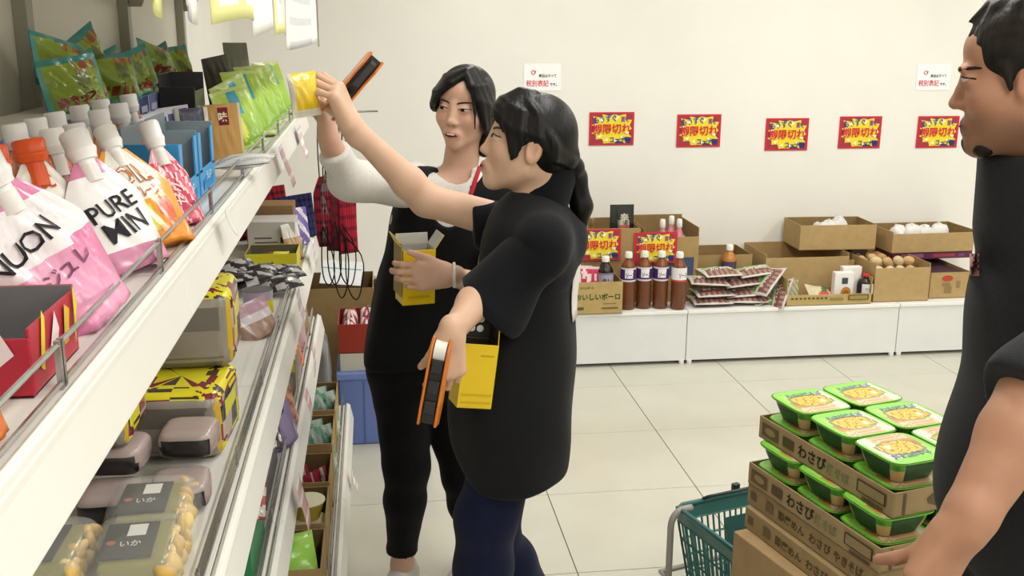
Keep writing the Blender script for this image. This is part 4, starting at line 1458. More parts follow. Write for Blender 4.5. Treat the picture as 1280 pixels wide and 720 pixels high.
for (y, n) in ((3.42, 4), (3.76, 5)):
    for j in range(n):
        pouch('mint_packet', 'pale mint green packet, %s in the %s bottom carton' % (('frontmost', 'second', 'third', 'fourth', 'last')[j], 'nearer mint' if n == 4 else 'far'), 'packet', (-.20 - .042 * j, y - .04 + .03 * (j % 2), D4 + .006), (-.1 + .05 * j, .12 * (j % 3 - 1), 1), (.35, -.92, .1), .10, .20, .03,
              lambda u, v, f: mixc('#8fbfa8', '#d9e6e0', (math.sin(u * 6 + v * 11) > 0) * .8), 'stand', 'pale mint packets', 270 + mk, .01)
        mk += 1

# ------------------------------------------------------------------ hanging pouches with black cords at the shelf end
hook = MB().tube([(-.235, 4.112, 1.44), (-.235, 4.16, 1.44), (-.15, 4.20, 1.445), (.02, 4.20, 1.45)], .004, '#8d8d88', 8)
sp_part('hook_bar', hook, CHROME, smooth=True)
hl = ['first from the shelf end', 'second from the shelf end', 'third from the shelf end', 'fourth from the shelf end', 'outermost, nearest the white sleeve']
for k in range(5):
    x = -.215 + .024 * k
    top = Vector((x, 4.20, 1.445))
    zt = (1.19, 1.21, 1.17, 1.20, 1.16)[k]
    base = Vector((x + .006, 4.20 + .012 * (k % 2), zt - .29))
    a, b = (('#9a2634', '#3a1a26'), ('#7a7070', '#3a2a30'), ('#8e2c3a', '#4b3038'), ('#6b6266', '#8a2434'), ('#b02638', '#5a1a26'))[k]
    po, S = pouch('tartan_pouch', 'tartan drawstring pouch hanging on black cords, ' + hl[k], 'pouch', base, (0, 0, 1), (.6 * math.sin(k * 2.2) + .2, -1, 0), .085, .29, .022, tartan(a, b, 0), 'pillow', 'tartan pouches hanging at the shelf end', 300 + k, .006, CLOTH, shoulders=(.75, .35))
    inv = po.matrix_world.inverted()
    loop = [inv @ Vector(p) for p in [(x - .006, 4.20, zt - .01), (x - .010, 4.195, (zt + 1.44) / 2), (x - .001, 4.198, 1.4535), (x + .010, 4.205, (zt + 1.44) / 2), (x + .008, 4.20, zt - .01)]]
    MB().tube(soften(loop), .0026, '#161616', 6).build('cord', CLOTH, po, smooth=True)
    l2 = [inv @ Vector(p) for p in [(x + .03 * math.sin(k), 4.175, zt - .20), (x + .035 + .01 * k, 4.17, zt - .30), (x + .045, 4.17, zt - .40 - .02 * k), (x + .015, 4.172, zt - .46 - .02 * (k % 3)), (x - .012, 4.175, zt - .40), (x - .004, 4.175, zt - .22)]]
    MB().tube(soften(l2), .0028, '#161616', 6).build('cord', CLOTH, po, smooth=True)

# ------------------------------------------------------------------ corner: jars on the platform, stacked boxes on the floor
js = [(398, .30), (409, .34), (419, .31), (430, .36), (441, .33), (452, .37), (462, .32), (472, .35), (483, .33)]
for k, (px, h) in enumerate(js):
    p = atY(px, 370, 5.36 + .05 * (k % 2))
    sauce_bottle('brown_jar', (p.x, 5.36 + .05 * (k % 2), PZ + .0005), .165 + .02 * (k % 3), .036, '#4a2d1d', ('#efece6', '#efece6', '#7a5a3a')[k % 3], 'brown jar with a %s cap, %s in the corner row' % (('white', 'white', 'tan')[k % 3], ('first', 'second', 'third', 'fourth', 'fifth', 'sixth', 'seventh', 'eighth', 'ninth')[k]), 'jar',
                 (lambda u, v: lin('#6b4a30')) if k % 2 else (lambda u, v: lin('#c9b48a') if .2 < v < .8 else lin('#5a3a24')), 'brown jars on the corner platform', lab=(.3, .68))
p = atY(447, 372, 5.27)
closed_carton('yellow_box', 'pale yellow box lying before the brown jars', 'box', (p.x, 5.25, PZ + .0005), (.16, .12, .075), '#dcc873', material=GLOSSCARD)
cc = open_carton('corner_carton', 'brown open carton under the leaning white card, behind the shelving', 'carton', (-.20, 4.85, .0005), (.36, .34, .60), '#9a8258', inner='#6f5a3a')
wcard = MB().box((0, 0, 0), (.19, .004, .14), '#e6e9ec').build('white_card', PAPER, None)
wcard.matrix_world = Matrix.Translation((-.165, 4.745, .66)) @ Matrix.Rotation(-.9, 4, 'X') @ Matrix.Rotation(.12, 4, 'Y')
tag(wcard, 'white card with a pale teal line leaning on the corner carton', 'card')
face_print(wcard, [('r', -.09, .02, .09, .026, '#7fb8b4')], ((0, -.002, 0), (1, 0, 0), (0, 0, 1)), name='print_panel')
blc = MB()
blc.box((0, 0, .165), (.40, .34, .33), '#6f84c4')
bo = blc.build('blue_container', PLASTIC, None, bevel=.008)
bo.location = (.02, 4.42, .0005)
tag(bo, 'blue plastic container on the floor behind the girl in the black vest', 'container')
MB().box((0, 0, .316), (.415, .355, .03), '#7a8fce').build('rim', PLASTIC, bo, bevel=.004)
MB().box((-.09, -.1715, .15), (.006, .004, .28), '#5d72b4').build('rib', PLASTIC, bo)
MB().box((.06, -.1715, .15), (.006, .004, .28), '#5d72b4').build('rib', PLASTIC, bo)
st = MB().box((.125, -.172, .13), (.05, .002, .09), '#efeeee').build('sticker', PAPER, bo)
face_print(bo, [('r', .102, .16, .148, .173, '#c8303c'), ('r', .102, .125, .148, .138, '#c8303c'), ('r', .102, .086, .148, .10, '#c8303c')], ((0, -.1731, 0), (1, 0, 0), (0, 0, 1)), name='print_panel')
closed_carton('white_carton', 'white carton on the blue container, under the red box', 'carton', (-.09, 4.40, .3320), (.16, .25, .080), '#cfcbbd', material=GLOSSCARD)
closed_carton('red_carton', 'red-brown carton on the blue container next to the white one', 'carton', (.095, 4.40, .3320), (.185, .25, .080), '#a63c2c', material=GLOSSCARD)
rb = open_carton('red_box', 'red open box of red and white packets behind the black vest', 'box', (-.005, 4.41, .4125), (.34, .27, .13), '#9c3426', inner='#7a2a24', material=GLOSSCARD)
for k in range(8):
    paper_bag('white_packet', (-.125 + .078 * (k % 4), 4.335 + .12 * (k // 4), .4175), (.036, .045, .064 + .005 * (k % 3)), 'white and red packet in the red box, %s' % ('first in front', 'second in front', 'third in front', 'fourth in front', 'first at the back', 'second at the back', 'third at the back', 'fourth at the back')[k],
              (lambda u, v: lin('#e4dcdc') if (u * 8) % 1 > .3 else lin('#b0404a')), 400 + k, 'packets in the red box', 'packet')
for k in range(2):
    paper_bag('white_packet', (.10 + .09 * k, 4.70, .0) if False else (.13 + .08 * k, 5.235, PZ + .001), (.05, .05, .05), ('white blue-printed packet before the yellow box', 'white blue-printed packet further along the platform')[k], lambda u, v: lin('#e8e8ec') if (u * 6 + v * 3) % 1 > .25 else lin('#6a78b0'), 420 + k, None, 'packet')
gbag = paper_bag('grey_bag', (-.245, 4.30, .001), (.045, .07, .245), 'grey plastic bag on the floor between the shelving and the blue container', '#8d8d8c', 430)

# ================================================================== PEOPLE: smooth distance fields meshed by surface nets
from mathutils.bvhtree import BVHTree


class Field:
    def __init__(self, lo, hi, vox):
        self.lo = np.array(lo, np.float32)
        self.vox = vox
        n = np.ceil((np.array(hi) - np.array(lo)) / vox).astype(int) + 1
        self.n = n
        self.d = np.full(tuple(n), 0.2, np.float32)
        self.ax = [self.lo[i] + np.arange(n[i], dtype=np.float32) * vox for i in range(3)]

    def _op(self, lo, hi, fn, k, op):
        m = k + 3 * self.vox
        i0 = np.maximum(0, np.floor((np.array(lo) - m - self.lo) / self.vox).astype(int))
        i1 = np.minimum(self.n, np.ceil((np.array(hi) + m - self.lo) / self.vox).astype(int) + 1)
        if np.any(i1 <= i0):
            return self
        sl = tuple(slice(a, b) for a, b in zip(i0, i1))
        X = self.ax[0][sl[0]][:, None, None]
        Y = self.ax[1][sl[1]][None, :, None]
        Z = self.ax[2][sl[2]][None, None, :]
        b = fn(X, Y, Z).astype(np.float32)
        a = self.d[sl]
        if op == '+':
            h = np.maximum(k - np.abs(a - b), 0) / k
            self.d[sl] = np.minimum(a, b) - h * h * k * .25
        else:
            b = -b
            h = np.maximum(k - np.abs(a - b), 0) / k
            self.d[sl] = np.maximum(a, b) + h * h * k * .25
        return self

    def cone(self, a, b, ra, rb, k=.02, op='+'):
        a, b = np.array(a, float), np.array(b, float)
        ab = b - a
        L2 = max(1e-9, float(ab @ ab))
        r = max(ra, rb)

        def fn(X, Y, Z):
            px, py, pz = X - a[0], Y - a[1], Z - a[2]
            t = np.clip((px * ab[0] + py * ab[1] + pz * ab[2]) / L2, 0, 1)
            return np.sqrt((px - t * ab[0]) ** 2 + (py - t * ab[1]) ** 2 + (pz - t * ab[2]) ** 2) - (ra + (rb - ra) * t)
        return self._op(np.minimum(a, b) - r, np.maximum(a, b) + r, fn, k, op)

    def chain(self, pts, rs, k=.02, op='+'):
        for i in range(len(pts) - 1):
            self.cone(pts[i], pts[i + 1], rs[i], rs[i + 1], k, op)
        return self

    def ell(self, c, r, k=.02, op='+', axes=None):
        c = np.array(c, float)
        A = np.eye(3) if axes is None else np.array(axes, float)     # rows: local axes in world
        R = max(r)

        def fn(X, Y, Z):
            px, py, pz = X - c[0], Y - c[1], Z - c[2]
            q = [(px * A[i][0] + py * A[i][1] + pz * A[i][2]) for i in range(3)]
            k0 = np.sqrt(sum((q[i] / r[i]) ** 2 for i in range(3))) + 1e-6
            k1 = np.sqrt(sum((q[i] / r[i] ** 2) ** 2 for i in range(3))) + 1e-6
            return k0 * (k0 - 1) / k1
        return self._op(c - R, c + R, fn, k, op)

    def box(self, c, s, rad=.01, k=.01, op='+', axes=None):
        c = np.array(c, float)
        A = np.eye(3) if axes is None else np.array(axes, float)
        R = float(np.linalg.norm(s))

        def fn(X, Y, Z):
            px, py, pz = X - c[0], Y - c[1], Z - c[2]
            q = [np.abs(px * A[i][0] + py * A[i][1] + pz * A[i][2]) - (s[i] - rad) for i in range(3)]
            out = np.sqrt(sum(np.maximum(t, 0) ** 2 for t in q))
            return out + np.minimum(np.maximum(np.maximum(q[0], q[1]), q[2]), 0) - rad
        return self._op(c - R, c + R, fn, k, op)

    def cut(self, p, n, k=.004):
        """keep the side the normal points away from"""
        p, n = np.array(p, float), np.array(n, float)
        n = n / np.linalg.norm(n)
        b = ((self.ax[0][:, None, None] - p[0]) * n[0] + (self.ax[1][None, :, None] - p[1]) * n[1] + (self.ax[2][None, None, :] - p[2]) * n[2]).astype(np.float32)
        h = np.maximum(k - np.abs(self.d - b), 0) / k
        self.d = np.maximum(self.d, b) + h * h * k * .25
        return self

    def surface(self):
        d = self.d
        d[0], d[-1], d[:, 0], d[:, -1], d[:, :, 0], d[:, :, -1] = [.05] * 6
        s = d < 0
        c = np.zeros(tuple(np.array(d.shape) - 1), np.uint8)
        for i in (0, 1):
            for j in (0, 1):
                for k in (0, 1):
                    c += s[i:d.shape[0] - 1 + i, j:d.shape[1] - 1 + j, k:d.shape[2] - 1 + k]
        I = np.argwhere((c > 0) & (c < 8))
        cor = np.array([(i, j, k) for i in (0, 1) for j in (0, 1) for k in (0, 1)])
        V = np.stack([d[I[:, 0] + o[0], I[:, 1] + o[1], I[:, 2] + o[2]] for o in cor], 1)
        acc = np.zeros((len(I), 3), np.float32)
        cnt = np.zeros(len(I), np.float32)
        for a in range(8):
            for b in range(a + 1, 8):
                if np.abs(cor[a] - cor[b]).sum() != 1:
                    continue
                va, vb = V[:, a], V[:, b]
                m = (va < 0) != (vb < 0)
                t = np.where(m, va / np.where(m, va - vb, 1), 0)
                acc += np.where(m[:, None], cor[a] + t[:, None] * (cor[b] - cor[a]), 0)
                cnt += m
        P = self.lo + (I + acc / cnt[:, None]) * self.vox
        ids = np.full(c.shape, -1, np.int32)
        ids[I[:, 0], I[:, 1], I[:, 2]] = np.arange(len(I))
        Q = []
        for axis in range(3):
            u, v = (axis + 1) % 3, (axis + 2) % 3
            sl0 = [slice(None)] * 3
            sl1 = [slice(None)] * 3
            sl0[axis] = slice(0, -1)
            sl1[axis] = slice(1, None)
            diff = s[tuple(sl0)] != s[tuple(sl1)]
            E = np.argwhere(diff)
            E = E[(E[:, u] > 0) & (E[:, v] > 0) & (E[:, u] < d.shape[u] - 1) & (E[:, v] < d.shape[v] - 1)]
            neg = s[E[:, 0], E[:, 1], E[:, 2]]

            def cell(du, dv):
                X = E.copy()
                X[:, u] += du
                X[:, v] += dv
                return ids[X[:, 0], X[:, 1], X[:, 2]]
            q = np.stack([cell(-1, -1), cell(0, -1), cell(0, 0), cell(-1, 0)], 1)
            q[~neg] = q[~neg][:, ::-1]
            Q.append(q)
        return P.astype(np.float64), np.concatenate(Q)


def field_mesh(name, fld, material, parent=None, colf='#888888', folds=None, origin=None, smooth=1):
    P, Q = fld.surface()
    if smooth:                                   # a little Laplacian smoothing over the quad edges
        E = np.concatenate([Q[:, [0, 1]], Q[:, [1, 2]], Q[:, [2, 3]], Q[:, [3, 0]]])
        for _ in range(smooth):
            acc = np.zeros_like(P)
            cnt = np.zeros(len(P))
            for j in range(3):
                acc[:, j] = np.bincount(E[:, 0], P[E[:, 1], j], len(P)) + np.bincount(E[:, 1], P[E[:, 0], j], len(P))
            cnt = np.bincount(E[:, 0], minlength=len(P)) + np.bincount(E[:, 1], minlength=len(P))
            P = P * .45 + .55 * acc / np.maximum(cnt, 1)[:, None]
    if folds is not None:
        a, b, c_, dd = P[Q[:, 0]], P[Q[:, 1]], P[Q[:, 2]], P[Q[:, 3]]
        fn = np.cross(c_ - a, dd - b)
        N = np.zeros_like(P)
        for j in range(4):
            for i in range(3):
                N[:, i] += np.bincount(Q[:, j], fn[:, i], len(P))
        N /= np.maximum(np.linalg.norm(N, axis=1), 1e-12)[:, None]
        P = P + N * folds(P)[:, None]
    me = bpy.data.meshes.new(name)
    O = np.zeros(3) if origin is None else np.array(origin)
    me.vertices.add(len(P))
    me.vertices.foreach_set('co', (P - O).astype(np.float32).ravel())
    me.loops.add(len(Q) * 4)
    me.loops.foreach_set('vertex_index', Q.astype(np.int32).ravel())
    me.polygons.add(len(Q))
    me.polygons.foreach_set('loop_start', np.arange(0, len(Q) * 4, 4, dtype=np.int32))
    me.update(calc_edges=True)
    me.polygons.foreach_set('use_smooth', [True] * len(Q))
    C = colf(P) if callable(colf) else np.tile(np.array(lin(colf)), (len(P), 1))
    at = me.color_attributes.new('Col', 'FLOAT_COLOR', 'POINT')
    at.data.foreach_set('color', np.concatenate([C, np.ones((len(P), 1))], 1).astype(np.float32).ravel())
    me.materials.append(material)
    me.validate()
    o = bpy.data.objects.new(name, me)
    COL.objects.link(o)
    if origin is not None:
        o.location = origin
    if parent is not None:
        o.parent = parent
        o.matrix_parent_inverse = Matrix.Translation(parent.location).inverted()
    return o, P, Q


def folds_fn(amp, seed, kz=6.0, kx=30.0):
    r = random.Random(seed)
    W = [(r.uniform(-kx, kx), r.uniform(-kx, kx), r.uniform(-kz, kz) * 3, r.uniform(0, 6.28), r.uniform(.4, 1)) for _ in range(7)]

    def f(P):
        s = 0
        for a, b, c, p, k in W:
            s = s + k * np.sin(P[:, 0] * a + P[:, 1] * b + P[:, 2] * c + p + .6 * np.sin(P[:, 2] * 17 + p))
        return amp * s / 3.0
    return f


class Head:
    """local frame: +x the person's right, +y forward, +z up, origin between the ears"""

    def __init__(self, c, fwd, up, s):
        self.c = np.array(c, float)
        y = np.array(fwd, float)
        y /= np.linalg.norm(y)
        z = np.array(up, float)
        z -= y * (z @ y)
        z /= np.linalg.norm(z)
        x = np.cross(y, z)
        self.A = np.array([x, y, z])
        self.s = s

    def w(self, p):
        return self.c + (np.array(p, float) * self.s) @ self.A

    def loc(self, P):
        return (P - self.c) @ self.A.T / self.s

    def cone(self, F, a, b, ra, rb, k=.01, op='+'):
        F.cone(self.w(a), self.w(b), ra * self.s, rb * self.s, k * self.s, op)

    def ell(self, F, c, r, k=.01, op='+', rot=None):
        A = self.A if rot is None else np.array(rot) @ self.A
        F.ell(self.w(c), [q * self.s for q in r], k * self.s, op, A)

    def sheet(self, F, guides, n, r0, r1, k=.006, seed=0, jit=.003):
        """a lock of hair: n thin strands laid between neighbouring guide curves"""
        rnd = random.Random(seed)
        G = [np.array(g, float) for g in guides]
        for i in range(n):
            t = i / (n - 1) * (len(G) - 1)
            a = min(len(G) - 2, int(t))
            f = t - a
            c = G[a] * (1 - f) + G[a + 1] * f
            j = np.array([rnd.uniform(-jit, jit) for _ in range(3)])
            m = len(c)
            for q in range(m - 1):
                s0, s1 = q / (m - 1), (q + 1) / (m - 1)
                self.cone(F, c[q] + j * s0, c[q + 1] + j * s1, r0 + (r1 - r0) * s0 ** 1.5, r0 + (r1 - r0) * s1 ** 1.5, k)

    def skull(self, F, male=False):
        self.ell(F, (0, -.008, .034), (.072, .084, .076), .01)
        self.ell(F, (0, .024, -.026 if not male else -.030), (.061 if not male else .060, .063, .074 if not male else .082), .025)
        for x in (-1, 1):
            self.cone(F, (x * (.046 if male else .042), .0, -.050), (x * (.014 if male else .010), .064 if male else .061, -.096 if male else -.092), .020 if male else .017, .017 if male else .014, .03)
            self.ell(F, (x * .036, .050, -.026), (.026, .027, .024), .025)
        self.ell(F, (0, .032, .048), (.060, .056, .048), .02)
        self.cone(F, (0, .083, .016), (0, .0945 if not male else .101, -.028), .0075, .0095, .016)
        self.ell(F, (0, .0985 if not male else .103, -.032), (.0105, .0095, .0085), .008)
        for x in (-1, 1):
            self.ell(F, (x * .0115, .0905, -.036), (.0072, .0085, .0065), .007)
            self.ell(F, (x * .031, .104, .006), (.019, .015, .009), .014, '-')
            self.ell(F, (x * .031, .074, .003), (.0155, .0155, .0115), .007)
            if male:
                self.ell(F, (x * .028, .084, .022), (.020, .010, .007), .012)
            # ear
            A = np.array([[1, 0, 0], [0, 1, .12], [0, -.12, 1]])
            self.ell(F, (x * .0725, -.008, -.006), (.0085, .0185, .031), .010, '+', A)
            self.ell(F, (x * .0825, -.004, -.003), (.0085, .0105, .019), .005, '-', A)
        self.ell(F, (0, .078 if male else .0805, -.067), (.024, .013, .019), .014)
        for x in (-1, 1):
            self.cone(F, (x * .019, .0825, -.0660), (0, .0905 if male else .0930, -.0630), .0035, .0048, .008)
            self.cone(F, (x * .018, .0820, -.0710), (0, .0895 if male else .0915, -.0742), .0035, .0052, .008)
        self.ell(F, (0, .074 if male else .069, -.100 if male else -.098), (.019, .016, .015) if male else (.014, .014, .013), .02)

    def colour(self, base, lip, male=False):
        base_, lip_ = np.array(lin(base)), np.array(lin(lip))

        def f(P):
            L = self.loc(P)
            C = np.tile(base_, (len(P), 1))
            near = (np.abs(L[:, 0]) < .1) & (np.abs(L[:, 1]) < .13) & (np.abs(L[:, 2]) < .14)
            ch = np.exp(-(((np.abs(L[:, 0]) - .040) / .018) ** 2 + ((L[:, 2] + .030) / .018) ** 2)) * near * (L[:, 1] > .02)
            C = C * (1 - .22 * ch[:, None]) + np.array(lin('#c8766a')) * (.22 * ch[:, None])
            lp = np.clip(1.35 - ((L[:, 0] / .023) ** 2 + ((L[:, 2] + .0685 + L[:, 0] ** 2 * .8) / .0092) ** 2), 0, 1) * near * (L[:, 1] > .075)
            C = C * (1 - lp[:, None]) + lip_ * lp[:, None]
            nb = np.exp(-(((np.abs(L[:, 0]) - .008) / .003) ** 2 + ((L[:, 2] + .042) / .0028) ** 2)) * near * (L[:, 1] > .085)
            C = C * (1 - .7 * nb[:, None])
            if male:
                st = np.clip(1 - ((L[:, 2] + .092) / .05) ** 2, 0, 1) * near * (L[:, 2] < -.045) * (L[:, 1] > .0)
                C = C * (1 - .38 * st[:, None])
            ear = np.exp(-((np.abs(L[:, 0]) - .078) / .01) ** 2 - ((L[:, 1] + .006) / .02) ** 2 - ((L[:, 2] + .006) / .03) ** 2) * near
            C = C * (1 - .2 * ear[:, None]) + np.array(lin('#c9745f')) * (.2 * ear[:, None])
            return C
        return f

    def decal(self, name, bvh, pts, faces, cols, material, parent, lift=.0012):
        """lay a flat patch given in face coordinates (x, z) onto the face"""
        mb = MB()
        d = Vector(-self.A[1])
        vs = []
        for (x, z) in pts:
            o = Vector(self.w((x, .16, z)))
            hit = bvh.ray_cast(o, d, .3)
            p = hit[0] if hit[0] is not None else Vector(self.w((x, .08, z)))
            vs.append(p - d * lift * self.s)
        mb.add(vs, faces, cols)
        ob = mb.build(name, material, parent, smooth='all')
        ob.matrix_parent_inverse = Matrix.Translation(parent.location).inverted()
        return ob

    def grid_decal(self, name, bvh, fn, nu, nv, colf, material, parent, lift=.0012):
        pts = [fn(i / nu, j / nv) for j in range(nv + 1) for i in range(nu + 1)]
        fs, cs = [], []
        for j in range(nv):
            for i in range(nu):
                a = j * (nu + 1) + i
                fs.append((a, a + 1, a + nu + 2, a + nu + 1))
                cs.append(colf((i + .5) / nu, (j + .5) / nv))
        return self.decal(name, bvh, pts, fs, cs, material, parent, lift)

    def face(self, bvh, parent, open_=.8, gaze=(0, 0), brow='#2a2020', browh=.0042, mouth=0.0, sides=(-1, 1), lipc='#a8554f', browz=0.0, iris=.0060):
        for x in sides:
            def ef(u, v, x=x):
                t = 2 * u - 1
                w = .0155
                up = .0065 * open_ * (1 - abs(t) ** 2.2)
                lo_ = -.0040 * (1 - abs(t) ** 2.0)
                zz = .0035 + .0012 * t + lo_ + (up - lo_) * v
                return (x * .0315 + x * w * t, zz)

            def ec(u, v, x=x):
                px, pz = ef(u, v)
                dx, dz = px - x * .0315 - gaze[0], pz - .0042 - gaze[1]
                r = math.hypot(dx, dz)
                if r < .0026:
                    return '#060505'
                if r < iris:
                    return '#20130e'
                return '#b3a198' if abs(2 * u - 1) < .85 else '#a5776c'
            self.grid_decal('eye', bvh, ef, 16, 7, ec, EYE, parent, .0012)

            def lf(u, v, x=x):
                t = 2 * u - 1
                up = .0065 * open_ * (1 - abs(t) ** 2.2)
                zz = .0035 + .0012 * t + up
                return (x * .0315 + x * .0170 * t, zz - .0006 + .0026 * v * (1 - .35 * abs(t)))
            self.grid_decal('eyelash', bvh, lf, 14, 1, lambda u, v: '#17100f', HAIR, parent, .0020)

            def bf(u, v, x=x):
                t = 2 * u - 1
                zz = .0235 + browz - .0035 * t * t + .0015 * t
                return (x * .0325 + x * .0205 * t, zz + browh * (v - .5) * (1.15 - .8 * max(0, t) ** 1.5))
            self.grid_decal('eyebrow', bvh, bf, 12, 2, lambda u, v: brow, HAIR, parent, .0012)
        if mouth >= 0:
            def mf(u, v):
                t = 2 * u - 1
                hh = (.0011 + .0042 * mouth) * (1 - t * t) + .0004
                return ((.0165 if mouth < .5 else .0195) * t, -.0680 + (.0012 if mouth < .5 else -.0028) * t * t + hh * (2 * v - 1))

            def mc(u, v):
                return '#d9d0c8' if (mouth > .5 and v > .42 and abs(2 * u - 1) < .55) else '#4a1d1c'
            self.grid_decal('mouth_line', bvh, mf, 14, 4, mc, INK, parent, .0012)


def hand(F, wrist, d, n, side, curls, s=1.0, thumb=(.55, .75, .35), thumb_curl=.5, spread=.0, wr=.024):
    """wrist point, d towards the knuckles, n the way the palm faces, side +1/-1 where the thumb leaves (along d x n)"""
    wrist, d, n = np.array(wrist, float), np.array(d, float), np.array(n, float)
    d /= np.linalg.norm(d)
    n -= d * (n @ d)
    n /= np.linalg.norm(n)
    l = np.cross(d, n) * side
    offs = (.031, .0105, -.0105, -.030)
    kn = (.088, .092, .087, .078)
    ln = ((.043, .027, .021), (.047, .031, .023), (.044, .029, .022), (.034, .022, .019))
    rr = (.0092, .0095, .0090, .0080)
    F.cone(wrist - d * .02 * s, wrist + d * .02 * s, wr * s, .023 * s, .02)
    for i in range(4):
        k0 = wrist + (d * kn[i] + l * offs[i] - n * .004) * s
        b = wrist + (d * .012 + l * offs[i] * .55) * s
        F.cone(b, k0, .0155 * s, .0115 * s, .014)
        F.cone(b + n * .006 * s, k0 + n * .005 * s, .013 * s, .009 * s, .014)
        p, ang = k0, 0.0
        dd0 = d + l * (spread * (1.5 - i) / 1.5)
        dd0 /= np.linalg.norm(dd0)
        for j in range(3):
            c = curls[i] if not isinstance(curls[i], (tuple, list)) else curls[i][j]
            ang += c
            dd = dd0 * math.cos(ang) + n * math.sin(ang)
            q = p + dd * ln[i][j] * s
            F.cone(p, q, rr[i] * s * (1 - .08 * j), rr[i] * s * (1 - .08 * (j + 1)), .0035)
            p = q
    t = np.array(thumb)
    td = (l * t[0] + d * t[1] + n * t[2])
    td /= np.linalg.norm(td)
    p = wrist + (d * .022 + l * .020 + n * .006) * s
    q = p + td * .044 * s
    F.cone(p, q, .0165 * s, .0115 * s, .014)
    bend = d * math.cos(thumb_curl) * .6 + n * math.sin(thumb_curl) + td * .7
    bend /= np.linalg.norm(bend)
    q2 = q + bend * .032 * s
    F.cone(q, q2, .0112 * s, .0100 * s, .004)
    F.cone(q2, q2 + (bend + n * .25) * .024 * s, .0100 * s, .0085 * s, .004)


def V3(px, py, Y):
    return np.array(atY(px, py, Y))


def foot(F, ank, fwd, s=1.0):
    a = np.array(ank, float)
    f = np.array(fwd, float)
    f /= np.linalg.norm(f)
    F.cone((a[0], a[1], a[2]), (a[0] - f[0] * .02, a[1] - f[1] * .02, .035), .036 * s, .034 * s, .02)
    F.cone((a[0] - f[0] * .02, a[1] - f[1] * .02, .036), (a[0] + f[0] * .14, a[1] + f[1] * .14, .030), .034 * s, .028 * s, .02)


def shoe(name, ank, fwd, col, parent):
    a = np.array(ank, float)
    f = np.array(fwd, float)
    f /= np.linalg.norm(f)
    lo_ = np.array([a[0], a[1], 0]) - .30
    F = Field((a[0] - .28, a[1] - .28, -.01), (a[0] + .28, a[1] + .28, .16), .005)
    F.cone((a[0] - f[0] * .03, a[1] - f[1] * .03, .043), (a[0] + f[0] * .15, a[1] + f[1] * .15, .037), .043, .036, .02)
    F.cone((a[0] - f[0] * .01, a[1] - f[1] * .01, .05), (a[0] - f[0] * .01, a[1] - f[1] * .01, .085), .040, .042, .02)
    F.cut((0, 0, .002), (0, 0, -1))
    return field_mesh(name, F, GLOSSCARD, parent, col)[0]


def bvh_of(P, Q):
    return BVHTree.FromPolygons([tuple(p) for p in P], [tuple(int(i) for i in q) for q in Q])


def sub_bvh(P, Q, H, rad=.17):
    m = np.linalg.norm(P - H.c, axis=1) < rad
    keep = m[Q].all(1)
    used = np.unique(Q[keep])
    mp = np.full(len(P), -1)
    mp[used] = np.arange(len(used))
    return bvh_of(P[used], mp[Q[keep]])


# ------------------------------------------------------------------ the girl with the ponytail (profile, nearest of the two)
SKIN_A, LIP_A = '#d8b299', '#b8766c'
GIRL_A = empty('person', V3(640, 500, 2.44) * np.array([1, 1, 0]), 'girl in profile with a black ponytail and navy trousers, reaching up to the top shelf', 'person')


